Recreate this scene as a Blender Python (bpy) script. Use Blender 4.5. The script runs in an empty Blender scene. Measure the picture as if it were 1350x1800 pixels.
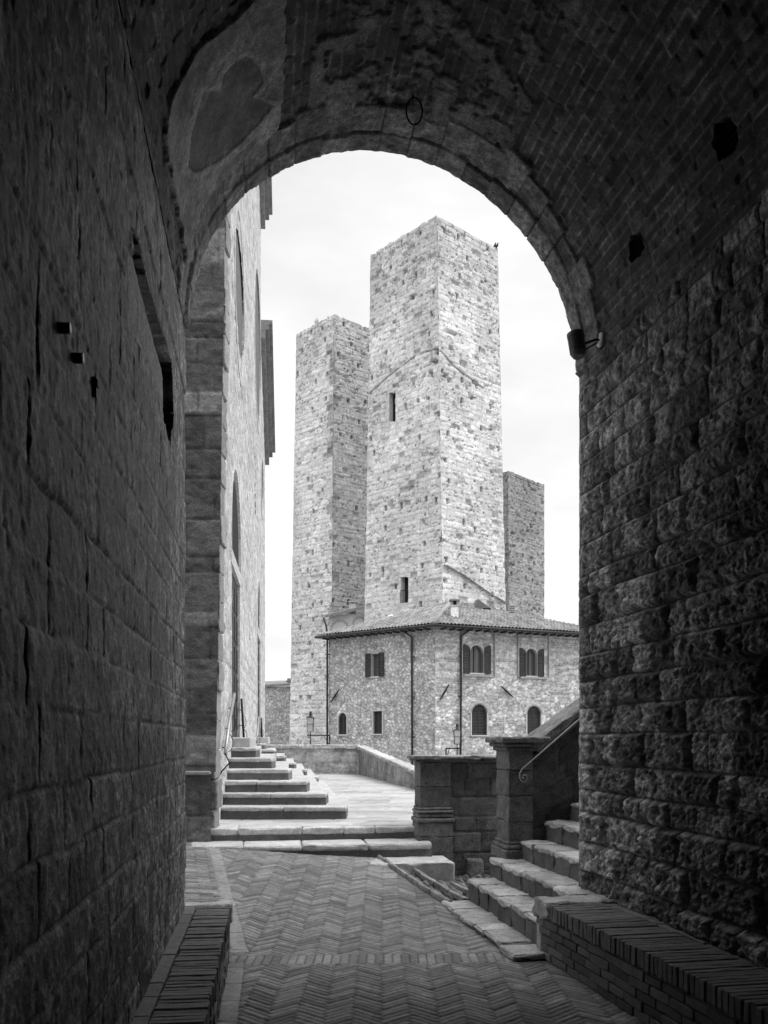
import bpy, math, random
import numpy as np
from mathutils import Vector
random.seed(7); rng = np.random.default_rng(7)
SC = bpy.context.scene
COL = SC.collection
EYE = 1.7
# ------------------------------------------------------------------ camera
cd = bpy.data.cameras.new("camera"); cam = bpy.data.objects.new("camera", cd); COL.objects.link(cam)
cam.location = (0, 0, EYE); cam.rotation_euler = (math.radians(90), 0, 0)
cd.sensor_fit = 'VERTICAL'; cd.sensor_height = 36; cd.lens = 32; cd.shift_y = 0.22
cd.clip_start = 0.05; cd.clip_end = 5000
SC.camera = cam
# ------------------------------------------------------------------ world: bright overcast
w = bpy.data.worlds.new("World"); SC.world = w; w.use_nodes = True
nt = w.node_tree; N = nt.nodes; L = nt.links; N.clear()
out = N.new('ShaderNodeOutputWorld'); bg = N.new('ShaderNodeBackground'); L.new(bg.outputs[0], out.inputs[0])
sky = N.new('ShaderNodeTexSky'); sky.sky_type = 'NISHITA'; sky.sun_disc = False
SUN_EL, SUN_AZ = math.radians(58), math.radians(104)      # azimuth from +Y towards +X
sky.sun_elevation = SUN_EL; sky.sun_rotation = SUN_AZ
bw = N.new('ShaderNodeRGBToBW'); L.new(sky.outputs[0], bw.inputs[0])
sk = N.new('ShaderNodeMath'); sk.operation = 'MULTIPLY'; sk.inputs[1].default_value = 0.25; L.new(bw.outputs[0], sk.inputs[0])
tc = N.new('ShaderNodeTexCoord'); sp = N.new('ShaderNodeSeparateXYZ'); L.new(tc.outputs['Generated'], sp.inputs[0])
mr = N.new('ShaderNodeMapRange'); mr.inputs[1].default_value = 0.56; mr.inputs[2].default_value = 1.0
mr.inputs[3].default_value = 6.5; mr.inputs[4].default_value = 30.0; L.new(sp.outputs[2], mr.inputs[0])
mp = N.new('ShaderNodeMapping'); mp.inputs['Scale'].default_value = (1, 1, 2.6); L.new(tc.outputs['Generated'], mp.inputs[0])
nz = N.new('ShaderNodeTexNoise'); nz.inputs['Scale'].default_value = 3.2; nz.inputs['Detail'].default_value = 7; nz.inputs['Roughness'].default_value = .55
L.new(mp.outputs[0], nz.inputs[0])
cr = N.new('ShaderNodeMapRange'); cr.inputs[1].default_value = .32; cr.inputs[2].default_value = .68; cr.inputs[3].default_value = .85; cr.inputs[4].default_value = 1.07
L.new(nz.outputs[0], cr.inputs[0])
ad = N.new('ShaderNodeMath'); ad.operation = 'ADD'; L.new(sk.outputs[0], ad.inputs[0]); L.new(mr.outputs[0], ad.inputs[1])
mu = N.new('ShaderNodeMath'); mu.operation = 'MULTIPLY'; L.new(ad.outputs[0], mu.inputs[0]); L.new(cr.outputs[0], mu.inputs[1])
L.new(mu.outputs[0], bg.inputs[0]); bg.inputs[1].default_value = 0.1
# ------------------------------------------------------------------ soft sun through thin cloud
sd = bpy.data.lights.new("sun", 'SUN'); sd.energy = 1.1; sd.angle = math.radians(25); sd.color = (1, 1, 1)
so = bpy.data.objects.new("sun", sd); COL.objects.link(so); so.location = (20, -20, 40)
dv = Vector((math.sin(SUN_AZ)*math.cos(SUN_EL), math.cos(SUN_AZ)*math.cos(SUN_EL), math.sin(SUN_EL)))
so.rotation_euler = dv.to_track_quat('Z', 'Y').to_euler()
SC.view_settings.view_transform = 'Standard'; SC.view_settings.look = 'None'
SC.view_settings.exposure = 0.55; SC.view_settings.gamma = 1; SC.view_settings.use_curve_mapping = False
SC.cycles.use_denoising = True
SC.cycles.max_bounces = 8; SC.cycles.diffuse_bounces = 2

# ------------------------------------------------------------------ photo frame -> place
F = 1600.0
def P(px, py, d): return np.array(((px-675)/F*d, d, EYE+(1296-py)/F*d))
def PX(X, Y): return 675+F*X/np.maximum(Y, .05)
def PY(Z, Y): return 1296-F*(Z-EYE)/np.maximum(Y, .05)
# ------------------------------------------------------------------ noise
M32 = 0xffffffff
def hsh(i, j, s=0):
    i = np.asarray(i).astype(np.int64); j = np.asarray(j).astype(np.int64)
    n = (i*374761393 + j*668265263 + s*974634777 + 12345) & M32
    n = ((n ^ (n >> 13))*1274126177) & M32
    n = ((n ^ (n >> 15))*2246822519) & M32
    return ((n ^ (n >> 16)) & M32)/float(M32)
def vn(x, y, s=0):
    xi = np.floor(x); yi = np.floor(y); fx = x-xi; fy = y-yi
    fx = fx*fx*(3-2*fx); fy = fy*fy*(3-2*fy)
    return ((hsh(xi, yi, s)*(1-fx)+hsh(xi+1, yi, s)*fx)*(1-fy) + (hsh(xi, yi+1, s)*(1-fx)+hsh(xi+1, yi+1, s)*fx)*fy)
def fbm(x, y, o=4, s=0, g=.55):
    a = 1; t = 0; m = 0
    for k in range(o):
        t = t+a*vn(x, y, s+k*17); m += a; a *= g; x = x*2.03+3.1; y = y*2.03+1.7
    return t/m
def sst(a, b, x): t = np.clip((x-a)/(b-a), 0, 1); return t*t*(3-2*t)
def inpoly(px, py, poly):
    ins = np.zeros(np.shape(px), bool); n = len(poly)
    for i in range(n):
        x0, y0 = poly[i]; x1, y1 = poly[(i+1) % n]
        if y0 == y1: continue
        c = ((y0 > py) != (y1 > py)) & (px < (x1-x0)*(py-y0)/(y1-y0)+x0)
        ins ^= c
    return ins
def coursed(U, V, rh, bw_, seed, wob=.008, rvar=.3, wvar=.55):
    """edge distance (m) to the nearest joint, random per block, course index"""
    Uw = U+wob*2*(fbm(U*3.1, V*3.1, 2, seed+5)-.5); Vw = V+wob*2*(fbm(U*2.3+9, V*2.9, 2, seed+6)-.5)
    def bnd(k): return (k+rvar*(hsh(k, 7, seed)-.5))*rh
    k = np.floor(Vw/rh); k = np.where(Vw < bnd(k), k-1, k); k = np.where(Vw >= bnd(k+1), k+1, k)
    ev = np.minimum(Vw-bnd(k), bnd(k+1)-Vw)
    wr = bw_*(.75+.6*hsh(k, 3, seed)); off = hsh(k, 11, seed)*10
    X = Uw/wr+off
    def bx(m): return m+wvar*(hsh(m, k, seed+1)-.5)
    m = np.floor(X); m = np.where(X < bx(m), m-1, m); m = np.where(X >= bx(m+1), m+1, m)
    eu = np.minimum(X-bx(m), bx(m+1)-X)*wr
    return np.minimum(eu, ev), hsh(m, k, seed+2), hsh(m, k, seed+3), k
def rubble(U, V, sx, sy, seed, jit=.85):
    x = U/sx; y = V/sy; xi = np.floor(x); yi = np.floor(y)
    f1 = np.full(x.shape, 9.); f2 = np.full(x.shape, 9.); ci = np.zeros(x.shape); cj = np.zeros(x.shape)
    for di in (-1, 0, 1):
        for dj in (-1, 0, 1):
            a = xi+di; b = yi+dj
            cx = a+.5+jit*(hsh(a, b, seed)-.5); cy = b+.5+jit*(hsh(a, b, seed+1)-.5)
            d = np.hypot(x-cx, y-cy)
            n = d < f1
            f2 = np.where(n, f1, np.minimum(f2, d)); f1 = np.where(n, d, f1)
            ci = np.where(n, a, ci); cj = np.where(n, b, cj)
    return (f2-f1)*min(sx, sy)*.5, hsh(ci, cj, seed+2), hsh(ci, cj, seed+3)

# ------------------------------------------------------------------ materials (all neutral grey: the photograph is black and white)
def mat(name, base, attr=True, var=.35, scale=6., fine=60., bump=.35, bdist=.01, rough=.9, metal=0., spec=.3, streak=None, pits=0., ct=.2):
    m = bpy.data.materials.new(name); m.use_nodes = True; t = m.node_tree; n = t.nodes; l = t.links
    b = n['Principled BSDF']; b.inputs['Roughness'].default_value = rough; b.inputs['Metallic'].default_value = metal
    b.inputs['Specular IOR Level'].default_value = spec
    c = n.new('ShaderNodeTexCoord'); src = c.outputs['Object']
    if streak:
        mp = n.new('ShaderNodeMapping'); mp.inputs['Scale'].default_value = streak; l.new(src, mp.inputs[0]); src = mp.outputs[0]
    n1 = n.new('ShaderNodeTexNoise'); n1.inputs['Scale'].default_value = scale; n1.inputs['Detail'].default_value = 10; n1.inputs['Roughness'].default_value = .78; l.new(src, n1.inputs[0])
    n2 = n.new('ShaderNodeTexNoise'); n2.inputs['Scale'].default_value = fine; n2.inputs['Detail'].default_value = 4; n2.inputs['Roughness'].default_value = .7; l.new(src, n2.inputs[0])
    r1 = n.new('ShaderNodeMapRange'); r1.inputs[1].default_value = .5-ct; r1.inputs[2].default_value = .5+ct; r1.inputs[3].default_value = 1-var; r1.inputs[4].default_value = 1+var; l.new(n1.outputs[0], r1.inputs[0])
    r2 = n.new('ShaderNodeMapRange'); r2.inputs[1].default_value = .5-ct; r2.inputs[2].default_value = .5+ct; r2.inputs[3].default_value = 1-var*.8; r2.inputs[4].default_value = 1+var*.8; l.new(n2.outputs[0], r2.inputs[0])
    m1 = n.new('ShaderNodeMath'); m1.operation = 'MULTIPLY'; l.new(r1.outputs[0], m1.inputs[0]); l.new(r2.outputs[0], m1.inputs[1])
    m2 = n.new('ShaderNodeMath'); m2.operation = 'MULTIPLY'; m2.inputs[1].default_value = base; l.new(m1.outputs[0], m2.inputs[0]); last = m2.outputs[0]
    if attr:
        a = n.new('ShaderNodeAttribute'); a.attribute_name = 'tone'
        m3 = n.new('ShaderNodeMath'); m3.operation = 'MULTIPLY'; l.new(last, m3.inputs[0]); l.new(a.outputs['Fac'], m3.inputs[1]); last = m3.outputs[0]
    l.new(last, b.inputs['Base Color'])
    if bump:
        ah = n.new('ShaderNodeMath'); ah.operation = 'MULTIPLY_ADD'; l.new(n1.outputs[0], ah.inputs[0]); ah.inputs[1].default_value = .8; l.new(n2.outputs[0], ah.inputs[2])
        h = ah.outputs[0]
        if pits:
            v = n.new('ShaderNodeTexVoronoi'); v.inputs['Scale'].default_value = fine*.6; l.new(src, v.inputs[0])
            pr = n.new('ShaderNodeMapRange'); pr.inputs[1].default_value = .0; pr.inputs[2].default_value = .35; pr.inputs[3].default_value = -pits; pr.inputs[4].default_value = 0; l.new(v.outputs['Distance'], pr.inputs[0])
            ap = n.new('ShaderNodeMath'); ap.operation = 'ADD'; l.new(h, ap.inputs[0]); l.new(pr.outputs[0], ap.inputs[1]); h = ap.outputs[0]
        bp = n.new('ShaderNodeBump'); bp.inputs['Strength'].default_value = bump; bp.inputs['Distance'].default_value = bdist; l.new(h, bp.inputs['Height']); l.new(bp.outputs[0], b.inputs['Normal'])
    return m
TUN = mat('tunnel_stone', .2, var=.8, ct=.17, scale=20, fine=110, bump=.7, bdist=.02, pits=.5, rough=.6, spec=.6)
TUNL = mat('tunnel_ashlar', .105, var=.85, ct=.14, scale=13, fine=45, bump=.6, bdist=.015, streak=(1, .7, 1), rough=.6, spec=.5)
VAULT = mat('vault_masonry', .16, var=.78, ct=.19, scale=20, fine=90, bump=.8, bdist=.02, rough=.7, spec=.5)
BRICK = mat('paving_brick', .155, var=.35, scale=14, fine=90, bump=.5, bdist=.006, rough=.75)
BENCHB = mat('bench_brick', .15, var=.3, scale=16, fine=90, bump=.6, bdist=.008, rough=.8)
TRAV = mat('travertine', .45, var=.3, ct=.16, scale=7, fine=60, bump=.6, bdist=.01, pits=.5, rough=.8)
STAIR = mat('worn_stair_stone', .38, var=.35, ct=.16, scale=9, fine=70, bump=.7, bdist=.012, pits=.5, rough=.75)
TRAVD = mat('weathered_travertine', .17, var=.55, ct=.16, scale=8, fine=60, bump=.8, bdist=.014, pits=.5)
SLAB = mat('piazza_slab', .42, var=.25, scale=4, fine=30, bump=.4, bdist=.008, rough=.75)
TOW = mat('tower_stone', .64, var=.2, ct=.2, scale=5, fine=12, bump=.9, bdist=.05)
TOWD = mat('old_brick_tower', .34, var=.2, scale=2.5, fine=10, bump=.8, bdist=.04)
RUB = mat('rubble_wall', .5, var=.32, ct=.15, scale=4, fine=12, bump=.8, bdist=.03)
CH = mat('church_plaster', .52, var=.3, ct=.15, scale=7, fine=30, bump=.7, bdist=.02, streak=(1, .35, 1))
DARKST = mat('dark_sandstone', .15, var=.3, scale=5, fine=35, bump=.9, bdist=.02)
TILE = mat('roof_tile', .24, var=.35, scale=3, fine=14, bump=.5, bdist=.02)
PLAST = mat('pale_plaster', .5, attr=False, var=.12, scale=2, fine=14, bump=.2)
WOOD = mat('dark_shutter_wood', .035, attr=False, var=.3, scale=5, fine=30, bump=.3, rough=.6)
FRAME = mat('window_frame_wood', .1, attr=False, var=.3, scale=5, fine=30, bump=.3, rough=.6)
IRON = mat('wrought_iron', .03, attr=False, var=.4, scale=20, fine=120, bump=.4, bdist=.003, rough=.55, metal=.6)
STEEL = mat('worn_steel', .35, attr=False, var=.2, scale=20, fine=90, bump=.2, bdist=.003, rough=.4, metal=.7)
PIPE = mat('downpipe_metal', .05, attr=False, var=.3, scale=8, fine=30, bump=.1, rough=.5, metal=.4)
BLACK = mat('dark_interior', .012, attr=False, var=.2, bump=0)
GLASS = mat('old_window_glass', .09, attr=False, var=.1, bump=0, rough=.08, spec=.6)
LEAD = mat('leaded_glass', .13, attr=False, var=.3, bump=.2, rough=.7)
LGLASS = mat('lantern_glass', .5, attr=False, var=.05, bump=0, rough=.3)
LAMPM = mat('lamp_housing', .16, attr=False, var=.1, scale=30, fine=90, bump=.05, rough=.45, metal=.3)
WHITE = mat('white_paint', .75, attr=False, var=.06, bump=.05, rough=.5)
EARTH = mat('earth', .2, attr=False, var=.3, scale=.5, fine=5, bump=.5)
LEAF = mat('leaf', .08, attr=False, var=.4, scale=20, fine=60, bump=0)
FEATH = mat('pigeon_feather', .05, attr=False, var=.3, scale=20, fine=60, bump=0)

# ------------------------------------------------------------------ scene bookkeeping
def tag(o, label, cat, group=None, kind=None):
    if label: o['label'] = label
    if cat: o['category'] = cat
    if group: o['group'] = group
    if kind: o['kind'] = kind
    return o
def thing(name, label, cat, loc, group=None):
    o = bpy.data.objects.new(name, None); COL.objects.link(o); o.location = [float(c) for c in loc]; o.empty_display_size = .2
    return tag(o, label, cat, group)
ROOTLOC = {}
def wloc(o):
    v = Vector((0, 0, 0))
    while o is not None: v = v+o.location; o = o.parent
    return v
def link(name, V, Fc, m, parent=None, tone=None, origin=None, smooth=True):
    V = np.asarray(V, float)
    org = np.array(wloc(parent)) if parent is not None else (np.array(origin, float) if origin is not None else np.array([V[:, 0].mean(), V[:, 1].mean(), V[:, 2].min()]))
    me = bpy.data.meshes.new(name)
    if isinstance(Fc, np.ndarray):
        nf = len(Fc); k = Fc.shape[1]
        me.vertices.add(len(V)); me.vertices.foreach_set('co', (V-org).astype(np.float32).ravel())
        me.loops.add(nf*k); me.loops.foreach_set('vertex_index', Fc.astype(np.int32).ravel())
        me.polygons.add(nf); me.polygons.foreach_set('loop_start', np.arange(0, nf*k, k, dtype=np.int32))
        me.polygons.foreach_set('use_smooth', np.full(nf, smooth)); me.update(calc_edges=True); me.validate()
    else:
        me.from_pydata((V-org).tolist(), [], Fc); me.update()
        me.polygons.foreach_set('use_smooth', [smooth]*len(me.polygons))
    if tone is not None:
        a = me.attributes.new('tone', 'FLOAT', 'POINT'); a.data.foreach_set('value', np.asarray(tone, np.float32))
    me.materials.append(m)
    o = bpy.data.objects.new(name, me); COL.objects.link(o)
    if parent is not None: o.parent = parent
    else: o.location = org.tolist()
    return o
def grid_faces(nu, nv, keep=None):
    i, j = np.meshgrid(np.arange(nu-1), np.arange(nv-1), indexing='ij')
    a = i*nv+j; f = np.stack([a, a+nv, a+nv+1, a+1], -1)
    return f[keep] if keep is not None else f.reshape(-1, 4)
def panel(name, us, vs, hfn, mapf, m, parent=None, holes=None, **k):
    """relief of masonry: hfn(U,V)->(height, tone); mapf(U,V,h)->xyz ; holes(Uc,Vc)->bool at face centres"""
    us = np.asarray(us); vs = np.asarray(vs)
    U, V = np.meshgrid(us, vs, indexing='ij'); h, t = hfn(U, V)
    X = mapf(U, V, h); pts = np.stack([c.ravel() for c in X], -1)
    keep = None
    if holes is not None:
        Uc = (U[:-1, :-1]+U[1:, 1:])/2; Vc = (V[:-1, :-1]+V[1:, 1:])/2; keep = ~holes(Uc, Vc)
    return link(name, pts, grid_faces(len(us), len(vs), keep), m, parent, np.broadcast_to(t, U.shape).ravel(), **k)
def snap(a, b, step, extra=()):
    g = list(np.linspace(a, b, max(2, int(round((b-a)/step))+1)))
    for e in extra:
        if a < e < b:
            i = int(np.argmin([abs(x-e) for x in g[1:-1]]))+1; g[i] = e
    return np.array(sorted(set(g)))
class MB:
    def __init__(s): s.v = []; s.f = []; s.t = []; s.n = 0
    def add(s, V, Fc, tone=1.):
        V = [tuple(float(c) for c in p) for p in V]
        s.v += V; s.f += [tuple(int(i)+s.n for i in f) for f in Fc]; s.t += list(np.broadcast_to(tone, len(V))); s.n += len(V); return s
    def box(s, c8, tone=1.):
        return s.add(c8, [(0, 3, 2, 1), (4, 5, 6, 7), (0, 1, 5, 4), (1, 2, 6, 5), (2, 3, 7, 6), (3, 0, 4, 7)], tone)
    def abox(s, x0, x1, y0, y1, z0, z1, tone=1.):
        return s.box([(x0, y0, z0), (x1, y0, z0), (x1, y1, z0), (x0, y1, z0), (x0, y0, z1), (x1, y0, z1), (x1, y1, z1), (x0, y1, z1)], tone)
    def tube(s, pts, r, n=8, cap=True):
        pts = [Vector(p) for p in pts]; rr = r if hasattr(r, '__len__') else [r]*len(pts); V = []; Fc = []
        pr = None
        for i, p in enumerate(pts):
            d = (pts[min(i+1, len(pts)-1)]-pts[max(i-1, 0)]).normalized()
            a = pr if pr is not None else (Vector((0, 0, 1)) if abs(d.z) < .9 else Vector((1, 0, 0)))
            a = (a-d*a.dot(d)).normalized(); pr = a; b = d.cross(a)
            for k in range(n):
                q = 2*math.pi*k/n; V.append(p+(a*math.cos(q)+b*math.sin(q))*rr[i])
        for i in range(len(pts)-1):
            for k in range(n): Fc.append((i*n+k, i*n+(k+1) % n, (i+1)*n+(k+1) % n, (i+1)*n+k))
        if cap: Fc.append(tuple(range(n))[::-1]); Fc.append(tuple(range((len(pts)-1)*n, len(pts)*n)))
        return s.add(V, Fc)
    def stone(s, c8, r=.015, amp=.004, fr=6., tone=1., seg=.08, seed=0, tvar=.0):
        """worn block: rounded, bumpy box through 8 corners (bottom 4 ccw, top 4)"""
        c = np.array(c8, float)
        Lx = (np.linalg.norm(c[1]-c[0])+np.linalg.norm(c[2]-c[3]))/2; Ly = (np.linalg.norm(c[3]-c[0])+np.linalg.norm(c[2]-c[1]))/2; Lz = np.linalg.norm(c[4:]-c[:4], axis=1).mean()
        r = min(r, .4*min(Lx, Ly, Lz)); D = np.array([Lx, Ly, Lz])
        def ticks(Ln):
            k = max(1, int(round((Ln-2*r)/seg))); return np.concatenate([[0, r*.35], np.linspace(r, Ln-r, k+1), [Ln-r*.35, Ln]])
        T = [ticks(x) for x in D]; vs = []; fs = []; n0 = 0
        for ax in range(3):
            a, b = [(1, 2), (2, 0), (0, 1)][ax]
            A, B = np.meshgrid(T[a], T[b], indexing='ij')
            for side in (0, 1):
                q = np.zeros(A.shape+(3,)); q[..., a] = A; q[..., b] = B; q[..., ax] = side*D[ax]
                gf = grid_faces(len(T[a]), len(T[b]))
                if side == 0: gf = gf[:, ::-1]
                vs.append(q.reshape(-1, 3)); fs.append(gf+n0); n0 += A.size
        q = np.concatenate(vs); fs = np.concatenate(fs)
        key = np.round(q*1e5).astype(np.int64); _, idx, inv = np.unique(key, axis=0, return_index=True, return_inverse=True)
        q = q[idx]; fs = np.asarray(inv).ravel()[fs]
        cl = np.clip(q, r, D-r); dn = q-cl; ln = np.linalg.norm(dn, axis=1, keepdims=True); dn = dn/np.maximum(ln, 1e-9)
        q2 = cl+dn*r
        w8 = q2/D; x, y, z = w8[:, :1], w8[:, 1:2], w8[:, 2:]
        Pn = ((c[0]*(1-x)*(1-y)+c[1]*x*(1-y)+c[2]*x*y+c[3]*(1-x)*y)*(1-z)+(c[4]*(1-x)*(1-y)+c[5]*x*(1-y)+c[6]*x*y+c[7]*(1-x)*y)*z)
        ux = c[1]-c[0]; ux /= np.linalg.norm(ux); uy = c[3]-c[0]; uy /= np.linalg.norm(uy); uz = c[4]-c[0]; uz /= np.linalg.norm(uz)
        nd = dn[:, :1]*ux+dn[:, 1:2]*uy+dn[:, 2:]*uz
        a1 = fbm(Pn[:, 0]*fr+Pn[:, 2]*fr*.7+seed, Pn[:, 1]*fr-Pn[:, 2]*fr*.6, 4, 91)-.5
        corner = (np.abs(dn) > .25).sum(1) >= 2
        am = amp*(1+corner*2.4)
        Pn = Pn+nd*(2*a1*am)[:, None]
        t = tone*(1+tvar*(fbm(Pn[:, 0]*3+seed, Pn[:, 1]*3+Pn[:, 2]*4, 3, 5)-.5)*2)
        return s.add(Pn, fs.tolist(), t)
    def build(s, name, m, parent=None, smooth=False, origin=None):
        return link(name, np.array(s.v), s.f, m, parent, s.t, origin, smooth)
def prism(b, quad, z0, z1, **k):
    """quad: 4 (x,y) ccw; z0/z1 number or 4"""
    z0 = [z0]*4 if not hasattr(z0, '__len__') else z0; z1 = [z1]*4 if not hasattr(z1, '__len__') else z1
    return b.stone([(q[0], q[1], z) for q, z in zip(quad, z0)]+[(q[0], q[1], z) for q, z in zip(quad, z1)], **k)
def sub(a, b, t): return np.array(a, float)*(1-t)+np.array(b, float)*t
def run(b, p0, p1, back, z0, z1, n, gap=.006, r=.02, nose=.03, nt=.09, seed=0, tone=1., tv=.2, amp=.005, jz=.004, jo=.0, seg=.08, riser_shade=.8):
    """a step: row of n stones from p0 to p1 (front edge), going `back` (vector) deep: riser stone + nosed tread slab"""
    p0 = np.array(p0, float); p1 = np.array(p1, float); back = np.array(back, float); bn = back/np.linalg.norm(back)
    cuts = [0]+sorted((k+random.uniform(-.25, .25))/n for k in range(1, n))+[1]
    Ln = np.linalg.norm(p1-p0); g = gap/Ln/2
    for k in range(n):
        a = sub(p0, p1, cuts[k]+(g if k else 0)); c = sub(p0, p1, cuts[k+1]-(g if k < n-1 else 0))
        t = tone*(1+tv*random.uniform(-1, 1)); dz = random.uniform(-jz, jz); do = bn*random.uniform(-jo, jo)
        a = a+do; c = c+do
        if nt:
            q = [a-bn*nose, c-bn*nose, c+back, a+back]; prism(b, q, z1-nt, z1+dz, r=r, amp=amp, tone=t, seed=seed+k, tvar=.15, seg=seg)
            q = [a, c, c+back*.9, a+back*.9]; prism(b, q, z0, z1-nt+.002, r=.006, amp=amp, tone=t*riser_shade, seed=seed+k+50, tvar=.25, seg=seg)  # riser toned down: shade on the upright face is put into its colour
        else:
            q = [a, c, c+back, a+back]; prism(b, q, z0, z1+dz, r=r, amp=amp, tone=t, seed=seed+k, tvar=.2, seg=seg)
class Wall:
    """vertical wall line in plan, addressed by photo columns/rows"""
    def __init__(s, x0, d0, dx, dy, flip=1):
        n = math.hypot(dx, dy); s.o = np.array((x0, d0)); s.d = np.array((dx, dy))/n
        s.n = np.array((s.d[1], -s.d[0]))*flip
    def u(s, px):
        k = (px-675)/F; return (k*s.o[1]-s.o[0])/(s.d[0]-k*s.d[1])
    def z(s, px, py): return EYE+(1296-py)/F*(s.o[1]+s.d[1]*s.u(px))
    def p(s, u, z, h=0): q = s.o+s.d*u+s.n*h; return (q[0], q[1], z)
    def mapf(s, U, V, h): return (s.o[0]+s.d[0]*U+s.n[0]*h, s.o[1]+s.d[1]*U+s.n[1]*h, V)
    def bx(s, b, u0, u1, z0, z1, h0, h1, tone=1.):
        return b.box([s.p(u0, z0, h1), s.p(u1, z0, h1), s.p(u1, z0, h0), s.p(u0, z0, h0), s.p(u0, z1, h1), s.p(u1, z1, h1), s.p(u1, z1, h0), s.p(u0, z1, h0)], tone)
    def arch(s, b, u0, u1, z0, z1, h0, h1, seg=10, tone=1.):
        """solid with a round top"""
        r = (u1-u0)/2; c = (u0+u1)/2; zs = z1-r
        pr = [(u0, z0), (u1, z0)]+[(c+r*math.cos(q), zs+r*math.sin(q)) for q in np.linspace(0, math.pi, seg)]
        n = len(pr); V = [s.p(u, z, h1) for u, z in pr]+[s.p(u, z, h0) for u, z in pr]
        return b.add(V, [tuple(range(n)), tuple(range(2*n-1, n-1, -1))]+[(k, (k+1) % n+0, (k+1) % n+n, k+n)[::-1] for k in range(n)], tone)
    def archring(s, b, u0, u1, z0, z1, wd, h0, h1, seg=14, tone=1., jambs=True):
        r = (u1-u0)/2; c = (u0+u1)/2; zs = z1-r
        A = ([(u0, z0)] if jambs else [])+[(c-r*math.cos(q), zs+r*math.sin(q)) for q in np.linspace(0, math.pi, seg)]+([(u1, z0)] if jambs else [])
        R = r+wd
        B = ([(u0-wd, z0)] if jambs else [])+[(c-R*math.cos(q), zs+R*math.sin(q)) for q in np.linspace(0, math.pi, seg)]+([(u1+wd, z0)] if jambs else [])
        n = len(A); V = [s.p(u, z, h) for h in (h0, h1) for pr in (A, B) for u, z in pr]
        Fc = []
        for k in range(n-1):
            Fc += [(2*n+k, 2*n+k+1, 3*n+k+1, 3*n+k), (k, n+k, n+k+1, k+1), (k, k+1, 2*n+k+1, 2*n+k), (n+k, 3*n+k, 3*n+k+1, n+k+1)]
        Fc += [(0, 2*n, 3*n, n), (n-1, 2*n-1, 4*n-1, 3*n-1)]
        return b.add(V, Fc, tone)

# ================================================================== GROUND
def gz(x, y): return np.interp(x, [-2.2, -1.84, 0, .85], [.37, .34, .185, .0])*np.clip((y-7.6)/3.5, 0, 1)
tb = MB(); tb.add([(-1500, -300, -1.6), (1500, -300, -1.6), (1500, 3000, -1.6), (-1500, 3000, -1.6)], [(0, 1, 2, 3)])
o = tb.build('ground', EARTH); tag(o, 'low ground below and beyond the piazza', None, kind='structure')
# ---- herringbone brick paving
def herr(X, Y, Wd=.049, n=5):
    a = (X+Y)/math.sqrt(2)/Wd; b = (Y-X)/math.sqrt(2)/Wd
    i = np.floor(a); j = np.floor(b); k = np.mod(i-j, 2*n); H = k < n
    i0 = np.where(H, i-k, i); j0 = np.where(H, j, j-(2*n-1-k))
    la = a-i0; lb = b-j0
    e = np.where(H, np.minimum(np.minimum(la, n-la), np.minimum(lb, 1-lb)), np.minimum(np.minimum(la, 1-la), np.minimum(lb, n-lb)))*Wd
    return e, hsh(i0, j0+H*1000, 3), hsh(i0, j0+H*1000, 4)
def pave(U, V):
    X, Y = U, V
    wx = X+.012*(fbm(X*2, Y*2, 2, 31)-.5); wy = Y+.012*(fbm(X*2+7, Y*2, 2, 32)-.5)
    e, r1, r2 = herr(wx, wy)
    xr = wx+.125*(wy-6.95)                  # along the passage axis
    # soldier band across the mouth
    band = (wy > 6.84+.06*wx) & (wy < 7.13+.06*wx)
    m = wx/.066; eb = np.minimum(np.minimum(m-np.floor(m), 1-m+np.floor(m))*.066, np.minimum(wy-6.84-.06*wx, 7.13+.06*wx-wy)); e = np.where(band, eb, e); r1 = np.where(band, hsh(np.floor(m), 5, 8), r1); r2 = np.where(band, hsh(np.floor(m), 6, 8), r2)
    # border slabs by the left bench
    bs = (xr > -1.3) & (xr < -1.06) & (wy < 6.84)
    m = wy/.42; q = m-np.floor(m); eb = np.minimum(np.minimum(q, 1-q)*.42, np.minimum(xr+1.3, -1.06-xr)); e = np.where(bs, eb, e); r1 = np.where(bs, .7+.3*hsh(np.floor(m), 2, 9), r1)
    # left strip outside: bricks laid across between two kerb lines
    c = wx+.24*(wy-9.)-.0; st = (c < -1.62) & (wy > 7.2)
    m = wy/.062; q = m-np.floor(m); eb = np.minimum(q, 1-q)*.062; m2 = (c+np.mod(np.floor(m), 2)*.14)/.28; q2 = m2-np.floor(m2); eb = np.minimum(eb, np.minimum(q2, 1-q2)*.28)
    e = np.where(st, eb, e); r1 = np.where(st, hsh(np.floor(m), np.floor(m2), 12), r1); r2 = np.where(st, hsh(np.floor(m), np.floor(m2), 13), r2)
    ln = (np.abs(c+1.56) < .07) & (wy > 7.2)
    m = wy/.27; q = m-np.floor(m); eb = np.minimum(np.minimum(q, 1-q)*.27, .07-np.abs(c+1.56)); e = np.where(ln, eb, e); r1 = np.where(ln, .75+.2*hsh(np.floor(m), 1, 14), r1)
    j = sst(.001, .008, e+.003*(fbm(X*40, Y*40, 2, 77)-.5))
    h = -.011*(1-j)+.005*(r2-.5)*j+.004*(fbm(X*9, Y*9, 3, 40)-.5)+.02*(fbm(X*1.3, Y*1.3, 2, 41)-.5)
    wear = fbm(X*1.1+3, Y*1.1, 3, 44)
    t = (.62+.8*r1)*(.22+.78*j)*(.62+.76*wear)*(.85+.3*fbm(X*30, Y*30, 3, 48))
    t = np.where(fbm(X*7, Y*7, 3, 46) > .71, t*1.25, t)
    return h, t
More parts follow.
